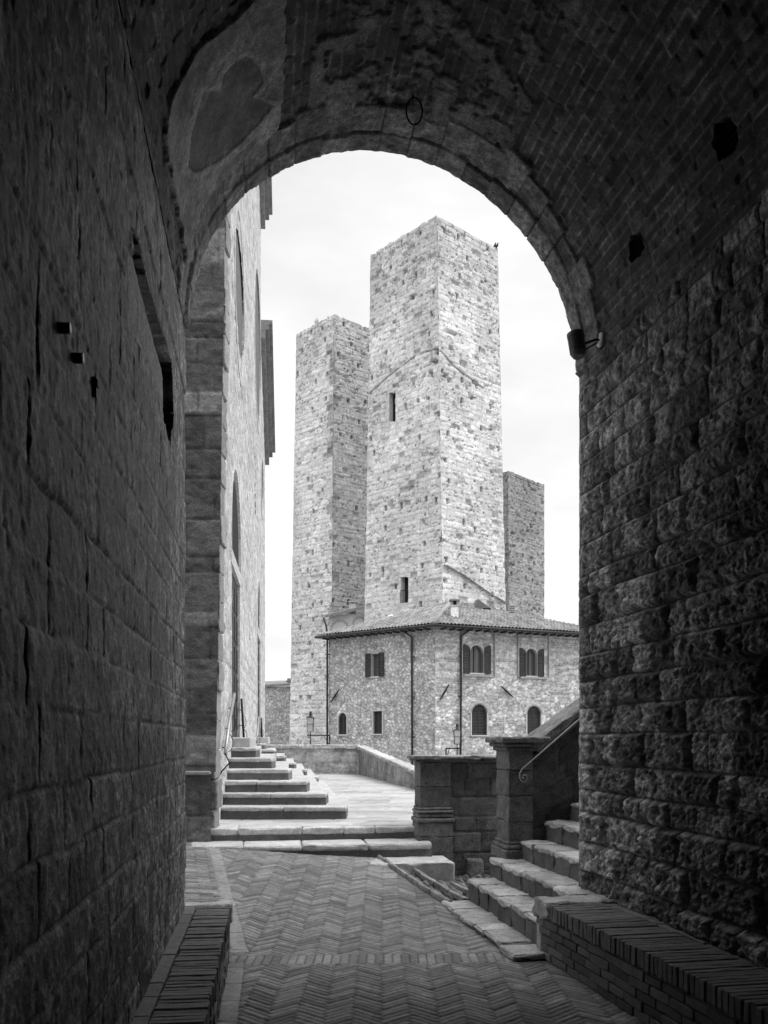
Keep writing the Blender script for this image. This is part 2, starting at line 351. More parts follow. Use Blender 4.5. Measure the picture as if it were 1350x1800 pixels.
ys = np.concatenate([np.arange(-8, 4.9, .2), np.arange(4.9, 5.3, .03), np.arange(5.3, 8.0, .0085), np.arange(8.0, 8.4, .011), np.arange(8.4, 12.6, .016)])
o = panel('brick_pavement', np.concatenate([np.arange(-4.2, -2.6, .2), np.arange(-2.6, -1.35, .016), np.arange(-1.35, 1.4, .0095), np.arange(1.4, 1.75, .02), np.arange(1.75, 4.2, .2)]), ys, pave,
          lambda U, V, h: (U, V, gz(U, V)+h), BRICK, origin=(0, 7, 0), holes=lambda U, V: (V > 9.05) & (V < 12.7) & (U > -.05+(11.15-V)*.327))
tag(o, 'herringbone brick pavement running through the passage', None, kind='structure')
# ---- piazza slabs (one level sheet behind the steps)
def piaz(U, V):
    e, r1, r2, k = coursed(U-.13*V, V+.137*U, .42, .8, 300, .01)
    j = sst(0, .014, e)
    h = -.012*(1-j)+.006*(r2-.5)+.02*(fbm(U*.8, V*.8, 3, 55)-.5)+.008*(fbm(U*5, V*9, 3, 56)-.5)
    return h, (.72+.36*r1)*(.6+.4*j)*(.8+.4*fbm(U*1.7, V*3.5, 3, 57))
A_L, A_R = np.array((-2.3, 11.62)), np.array((.5, 12.0))
def piaz_map(U, V, h):
    y0 = 12.1+.137*(U-.5); return (U, y0+(V)*(29.6-12.1)/17.5, .53+h)
o = panel('piazza_paving', np.arange(-5, 2.6, .045), np.concatenate([np.arange(0, 4, .035), np.arange(4, 17.6, .09)]), piaz, piaz_map, SLAB, origin=(0, 20, .5))
tag(o, 'pale stone slab paving of the raised piazza', None, kind='structure')
pb = MB()
pb.box([(-5, 11.5, -1.5), (.6, 12.15, -1.5), (2.4, 29.5, -1.5), (-5, 29.5, -1.5), (-5, 11.5, .49), (.6, 12.15, .49), (2.4, 29.5, .49), (-5, 29.5, .49)])
o = pb.build('piazza_terrace', DARKST); tag(o, 'solid terrace under the piazza paving', None, kind='structure')

# ================================================================== PASSAGE BUILDING
L0 = np.array((-1.46, 6.70)); R0 = np.array((1.63, 7.60)); KL, KR = .128, .19; ZS = EYE+3.0
arch = thing('archway_building', 'dark stone building whose vaulted passage frames the whole view', 'building', (0, 3, 0))
def LR(S): return L0[0]+KL*S, L0[1]-S, R0[0]+KR*S, R0[1]-S*1.0
PATCH_L = [(226, 430), (246, 455), (268, 560), (292, 655), (300, 700), (296, 770), (282, 700), (262, 640), (238, 590), (228, 520)]
SLOT_L = [(233, 400), (243, 412), (262, 500), (281, 560), (303, 640), (305, 720), (300, 785), (293, 740), (291, 650), (272, 580), (252, 500), (236, 430)]
def left_h(U, V):
    e, r1, r2, k = coursed(U, V+.07, .205, .42, 11, .014, .3)
    X = L0[0]+KL*U; Y = L0[1]-U; px = PX(X, Y); py = PY(V, Y); vis = Y > .5
    j = sst(.0, .0075, e)
    rough = fbm(U*11, V*11, 6, 13, .68); r3 = fbm(U*42, V*26, 3, 14); big = fbm(U*1.5, V*1.2, 3, 15)
    h = -.008*(1-j)+.012*(r2-.5)*j*.35+.008*(rough-.5)+.009*(r3-.5)+.005*(big-.5)
    deep = (fbm(U*2.2, V*8, 3, 16) > .66); h = h-.0*deep
    h = h+.013*(hsh(k, 21, 12)-.5)-.002*sst(.58, .66, fbm(U*18+4, V*14, 4, 18))-.004*sst(.55, .7, fbm(U*5, V*5, 3, 20))*(1-sst(0, .05, e))
    rs_ = np.clip((rough-.5)*3.4+.5, .02, 1.3)
    t = (.6+.8*r1)*(.12+.88*j)*(.35+1.3*rs_)*(1+.6*(sst(.010, .016, e)-sst(.016, .03, e)))*(.4+1.2*fbm(U*34, V*30, 3, 19))*(.8+.4*big)
    sl = inpoly(px, py, SLOT_L) & vis; pt = inpoly(px, py, PATCH_L) & vis & ~sl
    h = np.where(sl, h-.11, h); h = np.where(pt, h*.4-.02, h); t = np.where(pt, 1.35*(.8+.4*rough), t)
    fade = sst(0, .03, U)
    h = h*fade-.02*(1-fade)
    return h, np.clip(t*1.05, 0, 2)**1.7
def lwmap(U, V, h): return (L0[0]+KL*U+h, L0[1]-U+h*KL, V)
vz = snap(-.1, ZS, .0125)
o = panel('wall', np.concatenate([np.arange(0, 4.9, .0125), np.arange(4.9, 13.2, .15)]), vz, left_h, lwmap, TUNL, arch)
o['label'] = 'left passage wall of smooth coursed ashlar'
def right_h(U, V):
    e, r1, r2, k = coursed(U, V+.05, .222, .36, 23, .012, .25)
    j = sst(.001, .013, e); pil = sst(.004, .035, e)
    rough = fbm(U*16, V*16, 6, 24, .7); r3 = fbm(U*45, V*40, 3, 25); big = fbm(U*2, V*2, 3, 26)
    low = 1-.55*sst(2.6, 4.4, V)
    rr = sst(.25, .8, r2)
    h = -.016*(1-j)+low*(pil*(.006+.04*rr*rr)+(.04*(rough-.5)+.03*(r3-.5)-.012*sst(.6,.68,fbm(U*22, V*22, 3, 33)))*(.6+.8*pil))+.012*(big-.5)
    h = h-.02*sst(.6, .72, fbm(U*7+2, V*7, 3, 28))*low*j
    vj = (hsh(k, 9, 31) > .5)
    rs_ = np.clip((rough-.5)*1.9+.5, .02, 1.1)
    t = (.5+.95*r1)*(.35+.65*j)*(.3+1.4*rs_)*(.5+1.*fbm(U*38, V*34, 3, 29))*(.85+.35*big)
    fade = sst(0, .16, U); h = h*(.12+.88*fade)
    return h, np.clip(t*1.1, 0, 2)**1.8
def rwmap(U, V, h): return (R0[0]+KR*U-h, R0[1]-U-h*KR, V)
o = panel('wall', np.concatenate([np.arange(0, 3.2, .0095), np.arange(3.2, 13.9, .15)]), snap(-.1, ZS, .0095), right_h, rwmap, TUN, arch)
o['label'] = 'right passage wall of rough rusticated blocks'
# vault : U = distance from the mouth, V = angle from left springing
PLAS = [(324, 470), (316, 400), (300, 330), (287, 240), (296, 170), (340, 85), (420, 20), (500, -60), (500, 130), (488, 225), (440, 262), (392, 305), (352, 362), (335, 420)]
PAINT = [(348, 158), (382, 156), (388, 128), (408, 102), (432, 96), (455, 112), (461, 140), (438, 166), (478, 180), (450, 215), (408, 258), (372, 282), (338, 300), (324, 292), (330, 230)]
PFR = [(340, 146), (372, 146), (380, 120), (402, 92), (434, 85), (464, 104), (472, 138), (455, 160), (496, 172), (462, 222), (412, 270), (372, 296), (330, 318), (312, 300), (322, 220)]
def vmap0(U, V):
    xl, yl, xr, yr = LR(U); cx = (xl+xr)/2; cy = (yl+yr)/2; hx = (xr-xl)/2; hy = (yr-yl)/2; r = np.hypot(hx, hy)
    return cx, cy, hx, hy, r
def vmapf(U, V, h):
    cx, cy, hx, hy, r = vmap0(U, V); c = -np.cos(V); s = np.sin(V); k = (r-h)/r
    return (cx+hx*c*k, cy+hy*c*k, ZS+(r-h)*s)
def vault_h(U, V):
    X, Y, Z = vmapf(U, V, 0*U); px = PX(X, Y)+9*(fbm(U*9, V*14, 3, 81)-.5); py = PY(Z, Y)+9*(fbm(U*9+5, V*14, 3, 82)-.5); vis = Y > 1
    A = V*1.62
    ringw = .44+.16*(hsh(np.floor(A/.24), 2, 61)-.5)+.1*(hsh(np.floor(A/.24), 3, 61) > .6)
    lip = .2+.05*(hsh(np.floor(A/.24), 5, 61)-.5)
    m = A/.24; q = m-np.floor(m); er = np.minimum(np.minimum(q, 1-q)*.24, np.minimum(np.abs(U-lip), np.abs(U-ringw)))
    ring = U < ringw
    e2, r1, r2, k = coursed(U, A, .072, .27, 63, .012, .3)
    e = np.where(ring, er, e2); r1 = np.where(ring, hsh(np.floor(m), U > lip, 64), r1); r2 = np.where(ring, hsh(np.floor(m), U > lip, 65), r2)
    j = sst(.0005, np.where(ring, .007, .014), e)
    rough = fbm(U*12, A*12, 5, 66, .6); big = fbm(U*1.7+3, A*1.7, 3, 67); mot = fbm(U*5, A*5, 4, 68, .65)
    h = -.01*(1-j)+.018*(r2-.5)*j*np.where(ring, .7, 1.)+.024*(rough-.5)
    h = h+np.where(U < lip, .032, np.where(ring, .02, 0))
    t = (.7+.5*r1)*1.*np.where(ring, .4+.6*j, 1.55*(1-j)+(.5+.4*r2)*j)*(.4+1.2*rough)*(.6+.8*fbm(U*34, A*34, 3, 71))*(.75+.5*big)*np.where(ring, 1.25, .8)
    old = (~ring) & (mot > .5) & (V > 1.1) & (V < 2.1)
    h = np.where(old, h*.6+.012, h); t = np.where(old, .8+1.1*(mot-.5)*4*(rough), t)
    missing = (~ring) & (r1 > .985) & (V > .7) & (V < 2.6); h = np.where(missing, h-.05, h); t = np.where(missing, t*.7, t)
    pl = inpoly(px, py, PLAS) & vis; fr = inpoly(px, py, PFR) & vis; pa = inpoly(px, py, PAINT) & vis
    h = np.where(pl, .02+.006*(rough-.5), h); t = np.where(pl, 1.4*(.3+1.4*mot)*(.7+.6*rough), t)
    h = np.where(pl & fr, .025, h); t = np.where(pl & fr, 1.75*(.4+1.2*mot), t)
    h = np.where(pl & pa, .017+.004*(rough-.5), h); t = np.where(pl & pa, .78*(.2+1.6*mot)*(.5+1.*rough), t)
    for (hx, hy, hw, hh) in ((1118, 433, 15, 22), (1273, 243, 22, 31)):
        ho = (np.abs(px-hx)+.25*(py-hy) < hw) & (np.abs(px-hx)-.25*(py-hy) < hw) & (np.abs(py-hy+(px-hx)*.5) < hh) & vis
        h = np.where(ho, -.2, h)
    h = h*sst(0, .02, V)*sst(0, .02, math.pi-V)
    h = h+.012*(hsh(np.floor(m), 9, 70)-.5)*(U < .03)
    return h, np.clip(t*1.05, 0, 2)**1.6
o = panel('vault', np.concatenate([np.arange(0, 4.4, .0135), np.arange(4.4, 13.3, .15)]), np.linspace(0, math.pi, 400), vault_h, vmapf, VAULT, arch)
o['label'] = 'barrel vault of brick and stone with old plaster patches'
# outer body of the building with the arched mouth, unseen back closed off to keep light out
b = MB(); nrm = np.array((R0[1]-L0[1], -(R0[0]-L0[0]))); nrm = nrm/np.linalg.norm(nrm)
ex = (R0-L0)/np.linalg.norm(R0-L0); cen = (L0+R0)/2; RR = np.linalg.norm(R0-L0)/2
prof = [(-RR-.012, -1.5), (-RR-.012, ZS)]+[(-(RR+.012)*math.cos(q), ZS+(RR+.012)*math.sin(q)) for q in np.linspace(.08, math.pi-.08, 30)]+[(RR+.012, ZS), (RR+.012, -1.5)]
outp = [(-6, -1.5), (-6, ZS)]+[(-6*math.cos(q) if abs(math.cos(q)) > .3 else -6*math.cos(q), 13.) for q in np.linspace(.08, math.pi-.08, 30)]+[(6, ZS), (6, -1.5)]
def fp(a, z, back=0): q = cen+ex*a+nrm*back; return (q[0], q[1], z)
n = len(prof); V = [fp(a, z, -.02) for a, z in prof]+[fp(a, z, -.02) for a, z in outp]
b.add(V, [(k, k+1, n+k+1, n+k) for k in range(n-1)])
b.build('facade', TRAVD, arch)
b = MB()
for k in range(30): pass
def slab(a0, a1, z0, z1, b0, b1):
    q = [cen+ex*a0+nrm*b0, cen+ex*a1+nrm*b0, cen+ex*a1+nrm*b1, cen+ex*a0+nrm*b1]
    b.box([(p[0], p[1], z0) for p in q]+[(p[0], p[1], z1) for p in q])
slab(-6, 6, 7.2, 13, .05, 16); slab(-6.2, -6, -1.5, 13, 0, 16); slab(6, 6.2, -1.5, 13, 0, 16); slab(-6, 6, -1.5, 7.2, 13.8, 14.2)  # last slab: unseen end wall added to block light from behind
b.build('building_mass', TRAVD, arch)
# grilles in the vault holes
for (hx, hy, dd, sz) in ((1118, 433, 6.92, .1), (1273, 243, 5.45, .1)):
    b = MB(); X0 = 0
    # find vault point under that pixel
    U, V = np.meshgrid(np.linspace(0, 4, 260), np.linspace(.05, 3.1, 260), indexing='ij'); X, Y, Z = vmapf(U, V, 0*U)
    i = np.argmin((PX(X, Y)-hx)**2+(PY(Z, Y)-hy)**2); u0, v0 = U.ravel()[i], V.ravel()[i]
    for k in np.linspace(-1, 1, 9):
        for (da, db) in ((k, None), (None, k)):
            pts = []
            for q in (-1, 1):
                uu = u0+(da if da is not None else q)*.13; vv = v0+(db if db is not None else q)*.085
                x, y, z = vmapf(np.array(uu), np.array(vv), np.array(-.05)); pts.append((float(x), float(y), float(z)))
            b.tube(pts, .0025, 4)
    g = b.build('grille', IRON, arch)

# ---- benches
def bench(name, label, P0, ku, side, length, wid, tilew, z, endstone):
    """P0: outer far corner (x,y); goes towards the camera along (ku,-1); side=+1: wall to the right"""
    t = thing(name, label, 'bench', (P0[0]+side*wid/2, P0[1]-length/2, 0), 'benches along the passage walls')
    ax = np.array((ku, -1.)); ax /= np.linalg.norm(ax); sd_ = np.array((1., ku))*side; sd_ /= np.linalg.norm(sd_)
    P0 = np.array(P0, float)
    def q4(a0, a1, s0, s1):
        q = [P0+ax*a0+sd_*s0, P0+ax*a1+sd_*s0, P0+ax*a1+sd_*s1, P0+ax*a0+sd_*s1]
        return q if side > 0 else [q[3], q[2], q[1], q[0]]
    top = MB(); a = endstone; k = 0
    while a < length:
        wdt = .052+random.uniform(-.004, .004)
        prism(top, q4(a+.002, a+wdt-.001, random.uniform(-.006, .006)-.02, wid-tilew-.006), z-.11, z+random.uniform(-.005, .004), r=.007, amp=.0035, fr=14, tone=random.uniform(.8, 1.2), seed=k, seg=.07, tvar=.2); a += wdt+.003; k += 1
    top.build('seat', BENCHB, t)
    tl = MB(); a = endstone*.7; k = 0
    while a < length:
        ln = .3*random.uniform(.8, 1.15)
        prism(tl, q4(a+.003, a+ln-.003, wid-tilew+.003, wid+.03), z-.09, z+random.uniform(-.006, .002)+.002, r=.008, amp=.003, tone=random.uniform(.95, 1.35), seed=k+40, seg=.1, tvar=.15); a += ln; k += 1
    tl.build('tile_strip', BENCHB, t)
    fc = MB(); zz = -.06; row = 0
    while zz < z-.115:
        hh = min(.062, z-.112-zz); a = endstone*.0+random.uniform(-.2, 0)
        while a < length:
            ln = random.uniform(.2, .3); a0 = max(a, 0.0); j = random.uniform(-.006, .006)+.012*(z-zz)
            if a+ln-a0 > .03: prism(fc, q4(a0+.004, a+ln-.004, j-.01, .12), zz+.003, zz+hh-.004, r=.007, amp=.004, fr=12, tone=random.uniform(.5, 1.15), seed=row*9+a, seg=.09, tvar=.2)
            a += ln
        zz += hh; row += 1
    fc.build('front', BENCHB, t)
    cr_ = MB(); prism(cr_, q4(.006, length, .03, wid+.02), -.1, z-.03, r=.003, amp=0, tone=.5, seg=2); cr_.build('core', BENCHB, t)
    es = MB()
    n_ = 2 if side < 0 else 1
    prism(es, q4(-.02, endstone-.004, -.03, wid-.02 if side < 0 else wid-.05), z-.13, z+.012, r=.03, amp=.016, fr=9, tone=.85, seed=3, seg=.03, tvar=.3)
    prism(es, q4(-.012, .1, -.01, wid-.03), -.08, z-.134, r=.015, amp=.008, tone=.7, seed=8, seg=.05, tvar=.3)
    es.build('end_stone', TRAV, t)
    return t
bench('brick_bench', 'low narrow brick bench along the smooth left wall, with a white end stone', (-1.185, 6.93), .128, -1, 6.6, .36, .13, .44, .16)
bench('brick_bench', 'wide brick bench against the rusticated right wall, beside the rough steps', (1.2, 7.12), .2, 1, 6.6, .6, .17, .44, .3)

# ---- small ironwork on the passage walls
def circ_pts(c, a, b_, r, n=24): return [tuple(np.array(c)+np.array(a)*r*math.cos(q)+np.array(b_)*r*math.sin(q)) for q in np.linspace(0, 2*math.pi, n+1)]
U, V = np.meshgrid(np.linspace(0, 3, 240), np.linspace(.05, 3.1, 300), indexing='ij'); VX, VY, VZ = vmapf(U, V, 0*U)
def vault_at(px, py):
    i = np.argmin((PX(VX, VY)-px)**2+(PY(VZ, VY)-py)**2); return np.array((VX.ravel()[i], VY.ravel()[i], VZ.ravel()[i]))
q = vault_at(727, 172)
t = thing('iron_ring', 'black wrought iron ring hanging from the crown of the vault', 'iron ring', q)
b = MB(); c = q+np.array((.012, -.0, -.1)); b.tube(circ_pts(c, (.7, .3, .0), (0.1, -.35, .93), .082), .0065, 8); b.build('ring', IRON, t, True)
b = MB(); b.tube(circ_pts(q+np.array((0, 0, -.01)), (.1, .9, 0), (0, 0, 1), .026, 14), .006, 6); b.tube([q+np.array((0, .0, .05)), q+np.array((0, 0, -.0))], .014, 8); b.build('eye_bolt', IRON, t, True)
# floodlight
sp_ = P(1057, 598, 7.17)
q = P(1014, 605, 7.1)
t = thing('floodlight', 'grey ribbed cylindrical floodlight on a round wall plate beside the arch', 'floodlight', sp_)
b = MB(); ax = Vector((-.13, .1, 1)).normalized(); c = Vector(q)
def cyl(b, c, ax, prof, n=28):
    a1 = ax.orthogonal().normalized(); a2 = ax.cross(a1); V = []; Fc = []
    for (h, r) in prof:
        for k in range(n): qq = 2*math.pi*k/n; V.append(c+ax*h+(a1*math.cos(qq)+a2*math.sin(qq))*r)
    for i in range(len(prof)-1):
        for k in range(n): Fc.append((i*n+k, i*n+(k+1) % n, (i+1)*n+(k+1) % n, (i+1)*n+k))
    Fc.append(tuple(range(n))[::-1]); Fc.append(tuple(range((len(prof)-1)*n, len(prof)*n))); b.add(V, Fc)
prf = [(-.105, .045), (-.075, .062)]
for k in range(7): h = -.07+k*.018; prf += [(h, .0645), (h+.009, .0645), (h+.0095, .058), (h+.0175, .058)]
prf += [(.058, .066), (.088, .066), (.09, .06), (.084, .058)]
cyl(b, c, ax, prf); b.build('lamp_body', LAMPM, t)
b = MB(); cyl(b, c, ax, [(.0845, .057), (.087, .05)]); b.build('lens', GLASS, t)
b = MB(); wn = Vector((-1, -KR, 0)).normalized(); cyl(b, Vector(sp_), wn, [(-.03, .058), (.012, .058), (.02, .05)]); b.build('wall_plate', WHITE, t)
b = MB(); b.tube([sp_, Vector(sp_)+wn*.05, c+ax*.0+Vector((.05, 0, 0))], .01, 8); b.tube([Vector(sp_)+wn*.03+Vector((0, 0, -.02)), c+Vector((.05, 0, -.05))], .006, 6); b.build('bracket', IRON, t)
# two fixtures + bracket on the left wall
for (px, py, lab) in ((104, 576, 'short black cylindrical spotlight on the left wall, the upper of two'), (128, 629, 'short black cylindrical spotlight on the left wall, the lower of two')):
    s_ = (675-px)/F; u = (s_*L0[1]+L0[0])/(KL+s_)*1.0
    # solve (L0x+KL u)/(L0y-u) = -s
    u = (-s_*L0[1]-L0[0])/(KL-s_); d = L0[1]-u; x = L0[0]+KL*u; z = EYE+(1296-py)/F*d
    t = thing('spotlight', lab, 'spotlight', (x, d, z), 'spotlights on the left passage wall')
    b = MB(); cyl(b, Vector((x-.01, d, z)), Vector((1, KL, 0)).normalized(), [(0, .016), (.036, .016), (.038, .0145)]); b.build('lamp_body', IRON, t, True)
    b = MB(); cyl(b, Vector((x+.0285, d, z)), Vector((1, KL, 0)).normalized(), [(0, .0165), (.004, .0165), (.005, .012)]); b.build('lens', STEEL, t, True)
px, py = 163, 678; s_ = (675-px)/F; u = (-s_*L0[1]-L0[0])/(KL-s_); d = L0[1]-u; x = L0[0]+KL*u; z = EYE+(1296-py)/F*d
b = MB(); b.abox(x-.02, x+.014, d-.006, d+.006, z-.04, z+.03); b.abox(x+.01, x+.02, d-.01, d+.01, z-.005, z+.02)
tag(b.build('wall_bracket', IRON), 'small dark iron bracket below the two spotlights on the left wall', 'bracket')

# ================================================================== STEPS UP TO THE PIAZZA
st = thing('piazza_steps', 'three long worn travertine steps rising from the brick paving to the piazza', 'steps', (-.6, 11.5, 0))
sdv = np.array((.9907, .1359)); sbk = np.array((-.1359, .9907))
A_r = np.array((.5, 12.)); A_l = A_r-sdv*2.83
b = MB(); run(b, A_l, A_r, sbk*.62, -.1, .53, 5, r=.025, nose=.025, nt=.085, seed=1, amp=.007, tv=.12, riser_shade=.32); b.build('step', TRAV, st)
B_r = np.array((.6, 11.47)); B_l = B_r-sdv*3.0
b = MB(); run(b, B_l, B_r, sbk*.6, -.1, .37, 4, r=.028, nose=.03, nt=.08, seed=11, amp=.008, tv=.12, riser_shade=.32); b.build('step', TRAV, st)
C_r = np.array((.86, 10.95)); C_l = C_r-sdv*1.05
b = MB(); run(b, C_l, C_r, sbk*.66, -.1, .2, 1, r=.03, nose=0, nt=0, seed=21, amp=.012, tv=.05); b.build('step', TRAV, st)
# ---- cobbled gutter between steps and pavement
def cob(U, V):
    e, r1, r2 = rubble(U, V, .07, .26, 400); j = sst(0, .025, e)
    return -.05*(1-j)+.03*(r2-.5)+.015*(fbm(U*20, V*20, 3, 401)-.5), (.5+.9*r1)*(.3+.7*j)
gd = np.array((.31, -.95)); gd /= np.linalg.norm(gd); gp = np.array((gd[1], -gd[0]))*-1   # gp points right/back
G0 = np.array((-.06, 11.15))
def gmap(U, V, h): return (G0[0]+gd[0]*V+gp[0]*U, G0[1]+gd[1]*V+gp[1]*U, gz(G0[0]+gd[0]*V+gp[0]*U, G0[1]+gd[1]*V+gp[1]*U)+.022+h-.1*np.clip(U-.1, 0, .8))
o = panel('cobbled_gutter', np.arange(0, 2.3, .014), np.arange(-.9, 2.35, .014), cob, gmap, TRAVD, origin=(.5, 10.2, 0)); tag(o, 'small cobbled gutter of long stones beside the steps', None, kind='structure')
for (u, v0, v1, wd_, lab) in ((.02, -.12, 2.2, .05, 'narrow pale kerb stone strip edging the brick paving'), (.3, .3, 1.95, .075, 'pale stone strip down the middle of the gutter'), (.62, .75, 1.75, .07, 'shortest pale stone strip in the gutter, nearest the wall')):
    b = MB(); v = v0; k = 0
    while v < v1:
        ln = random.uniform(.3, .5); v2 = min(v+ln, v1); ox = random.uniform(-.012, .012)
        c8 = [gmap(np.array(a), np.array(c_), np.array(hh)) for hh in (-.03, .035) for (a, c_) in ((u+ox, v), (u+ox, v2-.01), (u+ox+wd_, v2-.01), (u+ox+wd_, v))]
        c8 = [tuple(float(x) for x in p) for p in c8]
        b.stone([c8[3], c8[2], c8[1], c8[0], c8[7], c8[6], c8[5], c8[4]], r=.012, amp=.006, tone=random.uniform(1.0, 1.5), seed=k, seg=.05); v = v2; k += 1
    tag(b.build('kerb_strip', TRAVD), lab, 'kerb strip', 'pale stone strips in the gutter')

# ================================================================== RIGHT-HAND STAIR
rs = thing('stone_staircase', 'rough stone staircase climbing right past the passage mouth, with newel and sloping parapet', 'staircase', (1.3, 8.3, 0))
U_ = np.array((.985, .17)); V_ = np.array((.178, -.984))
def far(k): return np.array((.585+.27*(k-1), 9.15+.05*(k-1)))
tops = [.06, .27, .46, .65, .84, 1.03, 1.22, 1.41, 1.6]
near = [2.3, 2.06, 2.05, 2.1, 2.1, 2.1, 2.1, 2.1, 2.1]
for k in range(1, 10):
    b = MB(); p0 = far(k); ext = .12 if k == 3 else 0
    q0 = p0-V_*ext; q1 = p0+V_*near[k-1]; n = 6 if k < 3 else 5
    cuts = [0]+sorted((i+random.uniform(-.25, .25))/n for i in range(1, n))+[1]
    z1 = tops[k-1]; z0 = max(-.1, z1-.3)
    for i in range(n):
        a = sub(q0, q1, cuts[i])+V_*.004; c = sub(q0, q1, cuts[i+1])-V_*.004; jj = U_*random.uniform(-.014, .014)
        quad = [a+jj, c+jj, c+U_*(.6 if k == 1 else .34), a+U_*(.6 if k == 1 else .34)]
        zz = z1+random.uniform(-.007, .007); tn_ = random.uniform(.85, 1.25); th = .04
        prism(b, quad, z0, zz-th+.004, r=.02, amp=.014, fr=9, tone=tn_*.26, seed=k*10+i, seg=.04, tvar=.35)  # dark block under the tread: riser shade painted into the tone
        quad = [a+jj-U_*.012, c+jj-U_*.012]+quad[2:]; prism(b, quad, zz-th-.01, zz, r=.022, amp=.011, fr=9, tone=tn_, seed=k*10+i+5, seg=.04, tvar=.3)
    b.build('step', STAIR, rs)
fillb = MB(); prism(fillb, [far(2)+U_*.05+V_*.02, far(2)+V_*2.0+U_*.05, far(9)+V_*2.0+U_*.2, far(9)+V_*.02+U_*.2], -.1, [.02, .02, 1.2, 1.2], r=.01, amp=0, tone=.8, seg=1); fillb.build('core', TRAVD, rs)
# newel
nb = far(4)+U_*(-.125)
def nq(a0, a1, c0, c1): return [nb+U_*a0-V_*c0*-1, nb+U_*a1-V_*c0*-1, nb+U_*a1-V_*c1*-1, nb+U_*a0-V_*c1*-1]
def blk(b, a0, a1, c0, c1, z0, z1, **k):   # c measured away from the camera
    q = [nb+U_*a0-V_*c0, nb+U_*a1-V_*c0, nb+U_*a1-V_*c1, nb+U_*a0-V_*c1]; prism(b, q, z0, z1, **k)
b = MB()
for (z0, z1) in ((.62, .84), (.844, 1.1), (1.104, 1.36), (1.364, 1.6)): blk(b, 0, .26, 0, .42, z0, z1, r=.012, amp=.006, tone=random.uniform(.75, 1.05), seed=z0*9, seg=.05, tvar=.2)
nw = b.build('newel', TRAVD, rs)
b = MB(); blk(b, -.05, .31, -.05, .47, .44, .55, r=.012, amp=.004, tone=.9, seg=.05); blk(b, -.035, .295, -.035, .455, .552, .6, r=.023, amp=.003, tone=.9, seg=.05); blk(b, -.018, .278, -.018, .438, .602, .635, r=.014, amp=.003, tone=.9, seg=.05); b.build('base', TRAVD, nw)
b = MB(); blk(b, -.035, .3, -.035, .455, 1.56, 1.605, r=.018, amp=.004, tone=.9, seg=.05); blk(b, -.065, .33, -.065, .485, 1.603, 1.645, r=.018, amp=.004, tone=.95, seg=.05); blk(b, -.1, .42, -.1, .52, 1.643, 1.705, r=.02, amp=.008, tone=1.25, seg=.05); b.build('cap', TRAVD, nw)
# parapet wall of courses, sloping
Ppar = nb+U_*.26; sl = .19/.27
wp = Wall(Ppar[0]-V_[0]*.04, Ppar[1]-V_[1]*.04, U_[0], U_[1])
def par_h(U, V):
    e, r1, r2, k = coursed(U, V, .25, .42, 510, .006, .2); j = sst(0, .012, e)
    return -.015*(1-j)+.01*(r2-.5)+.012*(fbm(U*8, V*8, 4, 511)-.5), (.55+.5*r1)*(.6+.5*(1-j))*(.7+.6*fbm(U*3, V*3, 3, 512))
us = np.arange(0, 3.0, .02)
def parmap(U, V, h):
    zt = 1.50+U*sl+.0; z = -.1+(zt+.1)*V/2.4; return wp.mapf(U, z, h)
panel('parapet', us, np.arange(0, 2.41, .02), par_h, parmap, TRAVD, rs)
b = MB(); b.box([wp.p(0, -.1, -.02), wp.p(3, -.1, -.02), wp.p(3, -.1, -.36), wp.p(0, -.1, -.36), wp.p(0, 1.49, -.02), wp.p(3, 1.49+3*sl, -.02), wp.p(3, 1.49+3*sl, -.36), wp.p(0, 1.49, -.36)], .8); b.build('parapet_core', TRAVD, rs)
b = MB(); u = 0.05; k = 0
while u < 2.9:
    ln = .62; z0 = 1.5+u*sl; z1 = 1.5+(u+ln-.006)*sl; u1 = u+ln-.006
    for (h0, h1, a, c_) in ((.05, -.42, .0, .07), (.09, -.46, .068, .15)):
        b.stone([wp.p(u, z0+a, h0), wp.p(u1, z1+a, h0), wp.p(u1, z1+a, h1), wp.p(u, z0+a, h1), wp.p(u, z0+c_, h0), wp.p(u1, z1+c_, h0), wp.p(u1, z1+c_, h1), wp.p(u, z0+c_, h1)], r=.02, amp=.008, tone=1.1+.2*random.random(), seed=k, seg=.05, tvar=.2)
    u += ln; k += 1
b.build('coping', TRAVD, rs)
# handrail with scroll end
b = MB(); hr = []
s0 = np.array(wp.p(-.11, EYE-.335, .085))
a0 = P(918, 1352, 9.12); 
for k in range(11): q = k/10*4.4; r = .022+.014*q/4.4*2; hr.append(a0+np.array((.985, .17, 0))*(math.cos(q-2.6)*r-.02)+np.array((0, 0, 1))*(math.sin(q-2.6)*-r-.03))
hr = [a0+np.array((.985, .17, 0))*x+np.array((0, 0, z)) for (x, z) in ((.035, -.1), (.005, -.085), (.012, -.06), (.04, -.062), (.055, -.09), (.04, -.12), (0.0, -.125), (-.025, -.09), (-.022, -.04), (0, 0))]
for u in (.3, .8, 1.5, 2.4): hr.append(a0+np.array((.985*u, .17*u, sl*u*1.18)))
b.tube(hr, .0085, 8)
for u in (.35, 1.5): p = a0+np.array((.985*u, .17*u, sl*u*1.18)); b.tube([p, p+np.array((-.012, .1, -.03))], .006, 6)
b.build('handrail', STEEL, rs, True)

